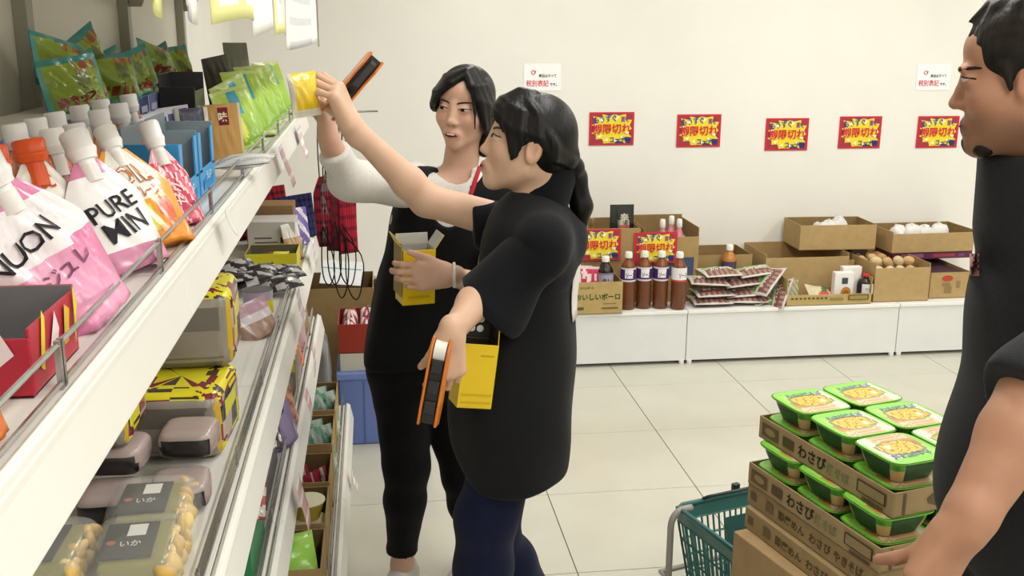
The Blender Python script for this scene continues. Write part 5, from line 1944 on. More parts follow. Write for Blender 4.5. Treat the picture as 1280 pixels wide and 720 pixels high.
def girl_a():
    par = GIRL_A
    H = Head(V3(663, 181, 2.42), (-.965, .13, .21), (.215, 0, .977), 1.07)
    F = Field((-.16, 2.02, -.005), (.68, 2.80, 1.68), .0035)
    H.skull(F)
    nb = V3(682, 252, 2.44)
    F.cone(H.w((0, -.034, -.050)), nb, .045, .050, .022)
    # trunk
    chest, waist, hip = V3(662, 315, 2.44), V3(646, 410, 2.44), V3(640, 500, 2.44)
    shL, shR = V3(676, 301, 2.285), V3(648, 283, 2.58)
    F.cone(shL, shR, .052, .052, .04)
    F.ell(chest, (.095, .15, .15), .05)
    F.ell(waist, (.085, .12, .14), .06)
    F.ell(hip, (.100, .145, .13), .06)
    # far arm, raised
    elR, wrR = V3(533, 250, 2.60), V3(441, 160, 2.57)
    F.chain([shR, elR], [.048, .041], .03)
    F.chain([elR, elR + (wrR - elR) * .25, wrR], [.041, .040, .0255], .02)
    hand(F, wrR, (-.40, -.05, .90), (-.86, .28, -.38), -1, [(.62, .55, .35), (.66, .55, .35), (.72, .55, .35), (.80, .6, .4)], 1.12, thumb=(.35, .6, .7), spread=.14)
    # near arm, lowered
    elL, wrL = V3(604, 364, 2.30), V3(563, 418, 2.145)
    F.chain([shL, elL], [.048, .040], .02)
    F.chain([elL, elL + (wrL - elL) * .3, wrL], [.040, .038, .0255], .02)
    hand(F, wrL, (-.10, -.12, -.9), (-.15, .95, -.05), -1, [(.55, .75, .5), (.6, .8, .5), (.65, .8, .5), (.7, .85, .5)], 1.0, thumb=(.30, .8, .55), thumb_curl=1.0)
    # legs: the near one planted, the far one bent back in mid-step
    hL, hR = hip + np.array([.0, -.075, -.04]), hip + np.array([.0, .075, -.04])
    kL, aL = V3(607, 645, 2.36), V3(600, 800, 2.40)
    kR, aR = V3(612, 672, 2.53), V3(683, 770, 2.62)
    aL[2] = .09
    F.chain([hL, kL, kL + (aL - kL) * .3, aL], [.085, .058, .054, .036], .03)
    F.chain([hR, kR, kR + (aR - kR) * .3, aR], [.085, .058, .054, .036], .03)
    foot(F, aL, (-.95, -.2))
    body, P, Q = field_mesh('body', F, SKIN, par, H.colour(SKIN_A, LIP_A))
    bv = sub_bvh(P, Q, H)
    H.face(bv, par, open_=.85, gaze=(0, .0004), mouth=.20, iris=.0098)
    # hair
    hf = Field(H.c - .19, H.c + np.array([.22, .19, .19]), .003)
    H.ell(hf, (0, -.010, .034), (.080, .088, .084), .01)
    H.ell(hf, (0, -.046, .002), (.062, .044, .062), .03)
    H.ell(hf, (0, .118, -.034), (.105, .066, .094), .006, '-')
    for x in (-1, 1):
        H.ell(hf, (x * .085, .006, -.036), (.035, .032, .044), .006, '-')
        G = [[(x * .002, .050, .104), (x * .006, .082, .082), (x * .012, .094, .066), (x * .018, .096, .048)],
             [(x * .006, .046, .106), (x * .024, .078, .080), (x * .036, .087, .060), (x * .046, .086, .040)],
             [(x * .012, .040, .106), (x * .044, .066, .072), (x * .060, .064, .042), (x * .070, .050, .008)],
             [(x * .016, .030, .106), (x * .054, .052, .070), (x * .071, .044, .026), (x * .0745, .034, -.036)],
             [(x * .018, .014, .108), (x * .060, .030, .066), (x * .076, .026, .030), (x * .077, .018, .008)]]
        H.sheet(hf, G, 26, .0085, .0032, .007, 3)
    H.sheet(hf, [[(.0, .05, .106), (-.055, .02, .085), (-.080, -.04, .03), (-.030, -.088, -.008)], [(-.02, .03, .108), (-.065, .0, .07), (-.080, -.05, .01), (-.03, -.09, -.015)], [(-.075, .01, .03), (-.080, -.015, .022), (-.072, -.055, -.015), (-.02, -.09, -.02)]], 18, .005, .005, .008, 5, .001)
    H.cone(hf, (0, -.060, .0), (0, -.092, -.012), .040, .022, .03)
    strand = lambda P: np.tile(np.array(lin('#0e0c0c')), (len(P), 1)) * (1 + .3 * np.sin(P[:, [0]] * 520 + P[:, [1]] * 360 + 40 * P[:, [2]]))
    field_mesh('hair', hf, HAIR, par, strand)
    tie = H.w((0, -.098, -.014))
    pts = [tie, V3(719, 222, 2.45), V3(727, 258, 2.45), V3(724, 302, 2.45)]
    pf_ = Field(np.min(pts, 0) - .08, np.max(pts, 0) + .08, .003)
    pf_.chain([pts[0], pts[0] + (pts[1] - pts[0]) * .35, pts[1], pts[2], pts[3]], [.017, .024, .027, .026, .011], .015)
    field_mesh('ponytail', pf_, HAIR, par, strand)
    tb_ = MB().tube([tie + np.array([.006 * math.cos(a), .019 * math.sin(a), .019 * math.cos(a)]) for a in [i * .5236 for i in range(12)]], .007, '#15110f', 8, closed=True)
    o = tb_.build('hair_tie', CLOTH, par, smooth='all')
    o.matrix_parent_inverse = Matrix.Translation(par.location).inverted()
    # shirt: body, collar, sleeves
    BLK, BLK2 = '#17181d', '#1c1d20'
    sf = Field((.24, 2.16, .95), (.64, 2.74, 1.45), .005)
    sf.cone(shL + np.array([.005, -.0, 0]), shR, .068, .064, .05)
    sf.ell(chest, (.118, .172, .16), .05)
    sf.cone(nb + np.array([.0, 0, -.045]), nb + np.array([.02, 0, -.09]), .060, .085, .03)
    field_mesh('shirt', sf, CLOTH, par, BLK, folds_fn(.003, 5))
    cf_ = Field(nb - .16, nb + .16, .004)
    ca_, cb2 = V3(668, 268, 2.44), V3(694, 200, 2.44)
    cf_.cone(ca_, cb2, .074, .062, .01)
    cf_.cone(ca_ - (cb2 - ca_), cb2 + (cb2 - ca_) * .5, .066, .052, .004, '-')
    cf_.cut(V3(659, 233, 2.44), (-.42, 0, .50))
    cf_.cut(V3(672, 272, 2.44), (0, 0, -1))
    field_mesh('collar', cf_, CLOTH, par, BLK)
    # near sleeve
    e0 = shL + (elL - shL) * 1.02
    sl_ = Field(np.minimum(shL, e0) - .16, np.maximum(shL, e0) + .16, .005)
    sl_.cone(shL + np.array([.0, .025, -.012]), e0 + np.array([.02, .0, -.03]), .062, .094, .03)
    sl_.cone(shL + np.array([.01, .07, .0]), shL + np.array([.0, .0, -.03]), .06, .07, .03)
    sl_.cut(e0 + np.array([-.012, 0, -.012]), elL - shL)
    field_mesh('sleeve', sl_, CLOTH, par, BLK, folds_fn(.008, 6, 12, 50))
    # far sleeve on the raised arm
    e1 = V3(597, 276, 2.59)
    s2 = Field(np.minimum(shR, e1) - .14, np.maximum(shR, e1) + .14, .005)
    s2.cone(shR + np.array([.02, 0, -.01]), e1 + np.array([-.02, 0, -.004]), .072, .062, .03)
    s2.cut(V3(590, 278, 2.59), (-.97, 0, -.10))
    field_mesh('sleeve', s2, CLOTH, par, BLK, folds_fn(.004, 7, 10, 40))
    # long apron
    af = Field((.12, 2.18, .48), (.64, 2.72, 1.36), .005)
    af.ell(V3(660, 318, 2.44), (.118, .150, .15), .04)
    af.ell(V3(655, 410, 2.44), (.126, .165, .20), .06)
    af.ell(V3(637, 500, 2.44), (.142, .185, .22), .08)
    af.ell(V3(635, 560, 2.44), (.150, .180, .42), .06)
    af.cut(V3(642, 584, 2.44), (.06, 0, -1), .01)
    af.cut(V3(568, 566, 2.44), (-.82, 0, -.60), .02)
    af.cut(V3(692, 585, 2.44), (.55, 0, -.84), .02)
    _, AP, AQ = field_mesh('apron', af, CLOTH, par, BLK2, folds_fn(.009, 8, 4, 34))
    abv = bvh_of(AP, AQ)
    # white panel on the back of the apron
    mb = MB()
    def wp(u, v):
        z = 1.085 + .200 * v
        o_ = Vector((.95, 2.24 - .5 + .16 * u, z))
        hit = abv.ray_cast(o_, Vector((-.62, .78, 0)), 2)
        return (hit[0] + Vector((.004, -.003, 0))) if hit[0] is not None else Vector((.6, 2.4, z))
    mb.grid(wp, 8, 8, '#e4e2de')
    o = mb.build('white_panel', PAPER, par, smooth='all', solid=.002)
    o.matrix_parent_inverse = Matrix.Translation(par.location).inverted()
    o['label'] = 'white panel on the back of the apron'
    # trousers
    tf = Field((.14, 2.20, .06), (.62, 2.78, .86), .005)
    tf.ell(hip, (.125, .165, .12), .04)
    tf.chain([hL, kL, kL + (aL - kL) * .3, aL + np.array([0, 0, .01])], [.098, .074, .074, .056], .03)
    tf.chain([hR, kR, kR + (aR - kR) * .3, kR + (aR - kR) * .93], [.098, .076, .076, .056], .03)
    field_mesh('trousers', tf, CLOTH, par, '#191d38', folds_fn(.004, 9, 14, 20))
    shoe('shoe', (aL[0], aL[1], .08), (-.95, -.2, 0), '#2a2a2e', par)
    rs = Field(aR - .25, aR + .25, .005)
    fd = np.array([.35, .1, -.93])
    rs.cone(aR + np.array([.0, .0, -.02]), aR + fd * .0 + np.array([-.08, -.01, -.11]), .045, .037, .02)
    field_mesh('shoe', rs, GLOSSCARD, par, '#2a2a2e')
    return H, wrR, wrL


HA, WR_A, WL_A = girl_a()


# ------------------------------------------------------------------ the girl in the black vest (three-quarter view, behind)
SKIN_B, LIP_B = '#d3aa94', '#b4746c'
GIRL_B = empty('person', V3(520, 460, 2.98) * np.array([1, 1, 0]), 'girl in a black vest over a white top, arm raised, holding a yellow box', 'person')


def girl_b():
    par = GIRL_B
    H = Head(V3(581, 134, 2.97), (-.46, -.885, -.03), (.10, .02, .99), 1.0)
    F = Field((-.24, 2.50, -.005), (.48, 3.22, 1.70), .0035)
    H.skull(F)
    nb = V3(575, 212, 2.99)
    F.cone(H.w((0, -.018, -.050)), nb, .050, .052, .03)
    chest, waist, hip = V3(552, 285, 2.99), V3(528, 375, 2.99), V3(518, 450, 2.99)
    shR, shL = V3(508, 232, 2.93), V3(632, 246, 3.02)
    F.cone(shL, shR, .050, .050, .04)
    F.ell(chest, (.145, .10, .15), .05)
    F.ell(waist, (.118, .085, .13), .06)
    F.ell(hip, (.128, .10, .13), .06)
    elR, wrR = V3(434, 224, 2.80), V3(412, 176, 2.73)
    F.chain([shR, elR], [.045, .040], .03)
    F.chain([elR, elR + (wrR - elR) * .3, wrR], [.040, .038, .0255], .02)
    hand(F, wrR, (-.12, -.1, .98), (-.9, .3, -.2), -1, [(.5, .6, .4)] * 4, .98, thumb=(.4, .6, .5))
    elL, wrL = V3(618, 362, 2.86), V3(562, 344, 2.66)
    F.chain([shL, elL], [.045, .038], .03)
    F.chain([elL, elL + (wrL - elL) * .3, wrL], [.038, .036, .0245], .02)
    hand(F, wrL, (-.96, -.12, .03), (-.10, .95, -.1), -1, [(.30, .75, .5), (.32, .8, .5), (.36, .85, .5), (.42, .9, .55)], .98, thumb=(.55, .75, -.12), thumb_curl=.0)
    hR, hL = hip + np.array([-.045, -.02, -.03]), hip + np.array([.075, .03, -.03])
    kR, aR = V3(508, 585, 2.99), V3(503, 712, 3.03)
    kL, aL = V3(580, 590, 3.04), V3(592, 712, 3.10)
    aL[2] = aR[2] = .085
    F.chain([hR, kR, kR + (aR - kR) * .3, aR], [.078, .054, .050, .034], .03)
    F.chain([hL, kL, kL + (aL - kL) * .3, aL], [.078, .054, .050, .034], .03)
    ff = (-.5, -.86)
    foot(F, aR, ff)
    foot(F, aL, ff)
    body, P, Q = field_mesh('body', F, SKIN, par, H.colour(SKIN_B, LIP_B))
    bv = sub_bvh(P, Q, H)
    H.face(bv, par, open_=.55, gaze=(.002, -.0016), mouth=.85, brow='#3a2826')
    # hair: parted on her left, fringe swept over her right brow
    hf = Field(H.c - .17, H.c + .17, .003)
    H.ell(hf, (0, -.010, .036), (.082, .090, .085), .01)
    H.ell(hf, (0, -.046, -.020), (.066, .046, .075), .03)
    H.ell(hf, (-.004, .122, -.034), (.098, .068, .100), .006, '-')
    # right side (image left): fringe swept from the parting across the brow
    P0, P1 = (-.020, .052, .104), (-.022, .030, .108)
    H.sheet(hf, [[(-.020, .062, .098), (.008, .088, .074), (.036, .094, .048), (.062, .078, .022)],
                 [(-.021, .056, .102), (.020, .084, .078), (.054, .080, .044), (.076, .056, .006)],
                 [P0, (.034, .070, .080), (.068, .058, .044), (.081, .036, -.010)],
                 [P1, (.040, .048, .086), (.074, .030, .042), (.083, .014, -.014)]], 34, .0085, .0045, .007, 11)
    # left side: tucked back with one thin loose strand
    H.sheet(hf, [[(-.024, .060, .099), (-.042, .076, .070), (-.060, .068, .034), (-.073, .050, -.018)],
                 [(-.024, .050, .103), (-.052, .064, .068), (-.070, .050, .024), (-.079, .034, -.050)],
                 [(-.024, .034, .107), (-.058, .044, .068), (-.079, .026, .016), (-.082, .010, -.070)],
                 [(-.024, .010, .110), (-.062, .014, .070), (-.083, -.004, .014), (-.080, -.016, -.080)]], 30, .0085, .0042, .007, 12)
    H.cone(hf, (-.050, .076, .052), (-.061, .075, .0), .005, .004, .004)
    H.cone(hf, (-.061, .075, .0), (-.063, .070, -.048), .004, .0022, .004)
    H.cone(hf, (-.062, -.030, -.02), (-.058, -.028, -.120), .034, .022, .02)
    strand = lambda P: np.tile(np.array(lin('#0e0c0c')), (len(P), 1)) * (1 + .3 * np.sin(P[:, [0]] * 520 + P[:, [1]] * 360 + 40 * P[:, [2]]))
    field_mesh('hair', hf, HAIR, par, strand)
    # white long-sleeved top
    W = '#dedcd8'
    wf = Field((.0, 2.80, 1.05), (.48, 3.20, 1.52), .005)
    wf.cone(shR, shL, .058, .058, .05)
    wf.ell(chest, (.152, .108, .15), .05)
    wf.cone(nb + np.array([0, 0, .0]), nb + np.array([-.005, 0, -.07]), .062, .090, .03)
    wf.cone(nb + np.array([-.035, -.045, .05]), nb + np.array([-.02, -.03, -.012]), .060, .052, .006, '-')
    wf.cut(nb + np.array([0, 0, .012]), (-.05, -.1, 1))
    field_mesh('top', wf, CLOTH, par, W, folds_fn(.002, 21))
    sf = Field(np.min([shR, elR, wrR], 0) - .12, np.max([shR, elR, wrR], 0) + .12, .004)
    sf.chain([shR + np.array([.01, 0, .0]), elR], [.066, .052], .03)
    sf.chain([elR, elR + (wrR - elR) * .80], [.052, .042], .02)
    sf.cut(elR + (wrR - elR) * .74, wrR - elR)
    field_mesh('sleeve', sf, CLOTH, par, W, folds_fn(.006, 22, 14, 50))
    s2 = Field(np.min([shL, elL], 0) - .12, np.max([shL, elL], 0) + .12, .005)
    s2.cone(shL, elL, .064, .056, .03)
    field_mesh('sleeve', s2, CLOTH, par, W, folds_fn(.005, 23, 14, 50))
    # black vest: two panels with a deep neck
    vf = Field((-.16, 2.72, .72), (.50, 3.26, 1.50), .005)
    vf.cone(shR + np.array([.03, .0, -.004]), shL, .068, .068, .05)
    vf.ell(V3(552, 285, 2.99), (.168, .122, .16), .05)
    vf.ell(V3(528, 370, 2.99), (.150, .118, .18), .07)
    vf.ell(V3(508, 440, 2.99), (.150, .130, .26), .07)
    vf.ell(nb + np.array([-.04, -.115, -.045]), (.062, .075, .105), .008, '-')
    vf.cone(nb + np.array([-.02, -.05, .12]), nb + np.array([0, .0, -.03]), .066, .060, .01, '-')
    vf.cut(V3(500, 463, 2.90), (.04, 0, -1), .01)
    vf.cut(shR + np.array([-.020, 0, .0]), (-1, -.1, .22), .02)
    field_mesh('vest', vf, CLOTH, par, '#141518', folds_fn(.005, 24, 5, 24))
    st = MB().tube([V3(600, 208, 2.93), V3(594, 226, 2.88), V3(586, 250, 2.86), V3(580, 268, 2.85)], .007, '#b5323a', 8, flat=.4)
    o = st.build('red_strap', CLOTH, par, smooth='all')
    o.matrix_parent_inverse = Matrix.Translation(par.location).inverted()
    o['label'] = 'red lanyard strap at the neck'
    # black trousers with rolled cuffs
    tf = Field((-.16, 2.78, .06), (.42, 3.26, .84), .005)
    tf.ell(hip + np.array([0, 0, -.02]), (.145, .118, .12), .04)
    for hh, kk, aa in ((hR, kR, aR), (hL, kL, aL)):
        c0 = aa + np.array([0, 0, .036])
        tf.chain([hh, kk, kk + (aa - kk) * .35, c0], [.092, .070, .062, .046], .03)
        tf.cone(c0 + np.array([0, 0, -.002]), c0 + np.array([0, 0, .022]), .052, .052, .006)
        tf.cone(c0 + np.array([0, 0, -.09]), c0 + np.array([0, 0, -.024]), .060, .060, .004, '-')
    field_mesh('trousers', tf, CLOTH, par, '#121215', folds_fn(.003, 25, 20, 14))
    shoe('shoe', (aR[0], aR[1], .08), ff + (0,), '#c9c5bf', par)
    shoe('shoe', (aL[0], aL[1], .08), ff + (0,), '#c9c5bf', par)
    wb = MB().tube([wrL + np.array([.012 + .002 * math.cos(a), .031 * math.cos(a), .031 * math.sin(a)]) for a in [i * .4488 for i in range(14)]], .0045, '#e8e6e2', 6, closed=True)
    o = wb.build('wristband', PLASTIC, par, smooth='all')
    o.matrix_parent_inverse = Matrix.Translation(par.location).inverted()
    return H, wrR, wrL


HB, WR_B, WL_B = girl_b()

# ------------------------------------------------------------------ the man in the dark jacket (right edge)
SKIN_M, LIP_M = '#aa7d64', '#86544a'  # skin base set darker, the shading on the man is put into the colour
MAN = empty('person', (1.12, 1.45, 0), 'bearded man in a dark jacket with a rolled sleeve beside the noodle cartons', 'person')


def man():
    par = MAN
    H = Head(V3(1283, 96, 1.47), (-.80, .585, -.13), (-.10, .08, .99), .98)
    F = Field((.50, .96, -.005), (1.52, 1.86, 1.86), .004)
    H.skull(F, True)
    nb = V3(1322, 212, 1.49)
    F.cone(H.w((0, -.02, -.045)), nb, .060, .066, .03)
    chest, belly, hip = V3(1362, 310, 1.47), V3(1336, 500, 1.47), V3(1318, 640, 1.47)
    hip[2] = .92
    shL, shR = chest + np.array([.0, -.19, -.005]), chest + np.array([.02, .19, -.005])
    F.cone(shL, shR, .065, .065, .05)
    F.ell(chest + np.array([0, 0, -.07]), (.115, .155, .145), .04)
    F.ell(belly, (.125, .155, .17), .08)
    F.ell(hip, (.115, .165, .14), .06)
    elL, wrL = V3(1296, 500, 1.20), V3(1203, 660, 1.13)
    F.chain([shL, elL], [.058, .048], .03)
    F.chain([elL, elL + (wrL - elL) * .28, wrL], [.048, .047, .031], .02)
    hand(F, wrL, (-.50, -.05, -.80), (-.25, .90, -.10), -1, [(.45, .55, .4), (.5, .6, .4), (.5, .6, .4), (.55, .6, .4)], .95, thumb=(.10, .95, .30), thumb_curl=.9, wr=.031)
    elR, wrR = shR + np.array([.06, .05, -.29]), shR + np.array([.02, .03, -.53])
    F.chain([shR, elR, wrR], [.058, .048, .031], .02)
    hand(F, wrR, (-.1, 0, -1), (-.1, -.9, 0), 1, [(.3, .4, .3)] * 4, 1.1)
    for q in (-1, 1):
        h_ = hip + np.array([0, q * .09, -.04])
        k_ = np.array([hip[0] - .02, 1.47 + q * .10, .50])
        a_ = np.array([hip[0] + .02, 1.47 + q * .11, .09])
        F.chain([h_, k_, a_], [.095, .064, .040], .03)
        foot(F, a_, (-1, -.1))
        shoe('shoe', a_, (-1, -.1, 0), '#1d1c1e', par)
    body, P, Q = field_mesh('body', F, SKIN, par, H.colour(SKIN_M, LIP_M, True))
    bv = sub_bvh(P, Q, H)
    H.face(bv, par, open_=1.0, gaze=(0, -.0014), brow='#15100e', browh=.0068, mouth=.0, browz=-.001)
    hf = Field(H.c - .19, H.c + .19, .003)
    H.ell(hf, (0, -.012, .046), (.083, .094, .086), .01)
    H.ell(hf, (0, -.060, -.010), (.068, .046, .070), .03)
    H.ell(hf, (0, .128, -.048), (.105, .066, .110), .006, '-')
    r = random.Random(4)
    for x in (-1, 1):
        H.ell(hf, (x * .088, .002, -.040), (.036, .026, .050), .006, '-')
        H.cone(hf, (x * .070, .024, .020), (x * .0715, .018, -.014), .008, .004, .008)
    for i in range(46):
        a = r.uniform(-1.5, 1.5)
        x0, y0 = .070 * math.sin(a), .072 * math.cos(a) - .01 + r.uniform(-.05, .0)
        z0 = .105 + r.uniform(-.015, .012)
        H.cone(hf, (x0 * .8, y0 * .8, z0), (x0 * 1.02 + r.uniform(-.01, .01), y0 * 1.18 + .012, z0 - r.uniform(.012, .042)), .012, .003, .008)
    hc = lambda P: np.tile(np.array(lin('#17120f')), (len(P), 1)) * (1 + .35 * np.sin(P[:, [0]] * 420 + P[:, [1]] * 300 + 200 * P[:, [2]]))
    field_mesh('hair', hf, HAIR, par, hc)
    bf = Field(H.c - .19, H.c + .16, .003)
    H.ell(bf, (0, .0745, -.100), (.0215, .0198, .0180), .01)
    H.cone(bf, (-.022, .061, -.104), (.022, .061, -.104), .0155, .0155, .01)
    H.cone(bf, (0, .085, -.083), (0, .086, -.092), .006, .009, .008)
    field_mesh('beard', bf, HAIR, par, hc)
    # jacket with a stand collar
    J = '#232427'
    jf = Field((.74, 1.10, .80), (1.50, 1.86, 1.76), .005)
    jf.cone(shL + np.array([.01, .03, 0]), shR + np.array([0, -.02, 0]), .084, .080, .06)
    jf.cone(nb + np.array([.01, -.05, -.06]), shL + np.array([.0, .04, .03]), .075, .055, .05)
    jf.cone(nb + np.array([.01, .05, -.06]), shR + np.array([.0, -.04, .03]), .075, .055, .05)
    jf.ell(chest + np.array([.0, 0, -.06]), (.150, .185, .19), .06)
    jf.ell(belly, (.160, .185, .24), .10)
    jf.ell(V3(1306, 610, 1.47), (.165, .19, .20), .08)
    c0, c1 = nb + np.array([.012, 0, -.08]), nb + np.array([-.014, 0, .10])
    jf.cone(c0, c1, .122, .112, .02)
    jf.cone(c0 + (c1 - c0) * .95, c1 + np.array([-.004, 0, .10]), .074, .098, .004, '-')
    jf.cut(V3(1240, 201, 1.47), (-.25, 0, 1), .006)
    jf.cut((0, 0, .83), (0, 0, -1))
    JK = field_mesh('jacket', jf, CLOTH, par, J, folds_fn(.005, 31, 6, 20))
    sf = Field(np.minimum(shL, elL) - .14, np.maximum(shL, elL) + .14, .005)
    ce = elL + (wrL - elL) * .06
    sf.chain([shL, shL + (elL - shL) * .5, elL], [.088, .078, .070], .03)
    sf.cone(elL, ce, .070, .064, .02)
    for t in (.80, .88, .96):
        p = shL + (elL - shL) * t
        sf.cone(p + np.array([-.004, 0, .0]), p + np.array([.004, 0, -.008]), .076, .076, .012)
    sf.cut(ce, (ce - shL) * .6 + (wrL - elL) * .4)
    field_mesh('sleeve', sf, CLOTH, par, '#2b2c30', folds_fn(.006, 32, 20, 30))
    s2 = Field(np.minimum(shR, elR) - .14, np.maximum(shR, elR) + .14, .006)
    s2.chain([shR, elR], [.085, .072], .03)
    field_mesh('sleeve', s2, CLOTH, par, J, folds_fn(.006, 33, 20, 30))
    tf = Field((.86, 1.18, .06), (1.46, 1.76, 1.02), .006)
    tf.ell(hip, (.135, .185, .13), .04)
    for q in (-1, 1):
        tf.chain([hip + np.array([0, q * .09, -.04]), (hip[0] - .02, 1.47 + q * .10, .50), (hip[0] + .02, 1.47 + q * .11, .10)], [.112, .085, .070], .03)
    field_mesh('trousers', tf, CLOTH, par, '#1e2026', folds_fn(.004, 34, 14, 16))
    _j, JP, JQ = JK
    bvj = bvh_of(JP, JQ)
    mk = MB()

    def lg(u, v):
        tgt = Vector(V3(1212 + 12 * u, 345 - 28 * v, 1.42))
        d_ = (tgt - CAM).normalized()
        hit = bvj.ray_cast(CAM, d_, 4)
        return (hit[0] - d_ * .002) if hit[0] is not None else tgt
    mk.grid(lg, 5, 8, lambda u, v: lin('#b98a86') if (u * 3 + v * 5) % 1.3 > .4 else lin('#5a4446'))
    o = mk.build('chest_emblem', CLOTH, par, smooth='all')
    o.matrix_parent_inverse = Matrix.Translation(par.location).inverted()
    return H, P, Q


HM, _, _ = man()


# ================================================================== THINGS IN THE HANDS
def world_part(o, par):
    o.matrix_parent_inverse = par.matrix_world.inverted() if par.matrix_world is not None else Matrix.Identity(4)


def label_gun(M, label):
    """hand labeller: local +z towards the roll end, +x to the trigger side, 0.19 m long"""
    e = empty('label_gun', (0, 0, 0), label, 'label gun', None, M=M)
    OR, BK = '#d9782a', '#1b1a1c'
    side = [(-.026, -.095), (.022, -.095), (.030, -.06), (.024, -.02), (.030, .03), (.034, .070), (.016, .098), (-.014, .098), (-.030, .07), (-.030, -.06)]
    for s in (-1, 1):
        MB().prism(side, s * .0185 - .003, s * .0185 + .003, OR).build('side_plate', PLASTIC, e, bevel=.0025)
    core = [(-.020, -.090), (.018, -.090), (.020, .0), (.024, .05), (-.022, .05)]
    MB().prism(core, -.0150, .0150, BK).build('core', PLASTIC, e, bevel=.002)
    for k in range(3):
        MB().box((-.024, 0, -.055 + .045 * k), (.010, .026, .030), '#26262a').build('print_wheel', PLASTIC, e, bevel=.003)
    MB().lathe([(.004, -.013), (.027, -.013), (.027, .013), (.004, .013)], '#eef0ea', 24, Matrix.Translation((.002, 0, .066)) @ Matrix.Rotation(math.pi / 2, 4, 'X')).build('label_roll', PAPER, e, smooth=True)
    MB().prism([(.026, -.08), (.040, -.07), (.046, .0), (.030, .02)], -.009, .009, BK).build('trigger', PLASTIC, e, bevel=.002)
    return e


def axes_matrix(loc, z, x):
    z = Vector(z).normalized()
    x = Vector(x)
    x = (x - z * x.dot(z)).normalized()
    y = z.cross(x)
    return Matrix.Translation(Vector(loc)) @ Matrix((x, y, z)).transposed().to_4x4()


g1a, g1b = Vector(V3(470, 72, 2.66)), Vector(V3(402, 152, 2.63))
label_gun(axes_matrix((g1a + g1b) / 2 + (g1a - g1b).normalized() * .012, g1b - g1a, (.5, -.8, .4)), 'orange and black label gun held up by the ponytailed girl at the top shelf')
g2a, g2b = Vector(V3(537, 518, 2.10)), Vector(V3(552, 436, 2.125))
label_gun(axes_matrix((g2a + g2b) / 2, g2b - g2a, (.25, .95, .1)), 'orange and black label gun hanging low in the ponytailed girl\'s other hand')

# yellow packet under the raised fingers
po, S = pouch('yellow_packet', 'small yellow packet pinched under the raised fingers at the top shelf', 'packet', Vector(V3(384, 146, 2.53)), (-.10, 0, 1), (.55, -.8, .2),   .080, .105, .035,
              lambda u, v, f: lin('#d9d3c4') if (v < .16 or u < -.8) else mixc('#d9b21f', '#efd03a', v), 'pillow', None, 501, .006)


def yellow_carton(M, w, d, h, label, tall):
    Y, IN = '#e6c31c', '#8d8b86'
    o = open_carton('yellow_carton', label, 'carton', None, (w, d, h), Y, inner=IN, th=.0025, material=GLOSSCARD, M=M)
    return o


# carton held by the girl in the vest
c = Vector(V3(518, 341, 2.775))
M = axes_matrix(c - Vector((0, 0, .080)), (.03, -.05, 1), (1, .25, 0))
oc = open_carton('yellow_carton', 'yellow carton with open grey flaps held against the black vest', 'carton', None, (.092, .075, .155), '#e8c81e', inner='#b9b7b0', th=.0025, material=GLOSSCARD, M=M,
                 flaps=[('b', .030, .25), ('l', .045, .5), ('r', .045, .6)])
MB().box((0, -.0045, .075), (.084, .004, .142), '#d9b81a').build('print_panel', INK, oc) if False else None
face_print(oc, [('r', -.012, .118, .018, .128, '#b59a1c'), ('r', -.03, .02, .03, .026, '#c9a91a')], ((0, -.0375, 0), (1, 0, 0), (0, 0, 1)))
kb = MB().box((-.050, .0, .10), (.003, .075, .15), '#a89468').build('side_board', CARD, oc)
kb['label'] = 'brown board at the side of the carton'
# carton hanging from the ponytailed girl's arm
c = Vector(V3(592, 470, 2.22))
M = axes_matrix(c + Vector((-.008, .02, -.075)), (.14, .10, 1), (.95, .15, -.10))
oc2 = open_carton('yellow_carton', 'yellow carton with tall open flaps and silver rolls, carried against the black apron', 'carton', None, (.082, .080, .150), '#e8c61c', inner='#3a3630', th=.0025, material=GLOSSCARD, M=M,
                  flaps=[('b', .105, .05), ('l', .10, .05), ('r', .09, -.05)])
face_print(oc2, [('r', .0, .122, .032, .126, '#c2a21a'), ('r', -.035, .03, .036, .034, '#d2b01a'), ('r', -.035, .012, .036, .016, '#d2b01a')], ((0, -.040, 0), (1, 0, 0), (0, 0, 1)))
for i in range(2):
    for j in range(3):
        t = MB().lathe([(.003, -.006), (.0085, -.006), (.0085, .006), (.003, .006)], '#b9bcc0', 14, Matrix.Translation((-.010 + .020 * i, .031, .175 + .023 * j)) @ Matrix.Rotation(math.pi / 2, 4, 'X')).build('silver_roll', CHROME, oc2, smooth=True)

# ================================================================== NOODLE CARTONS AND BASKET (foreground right)
KC = '#a8926c'


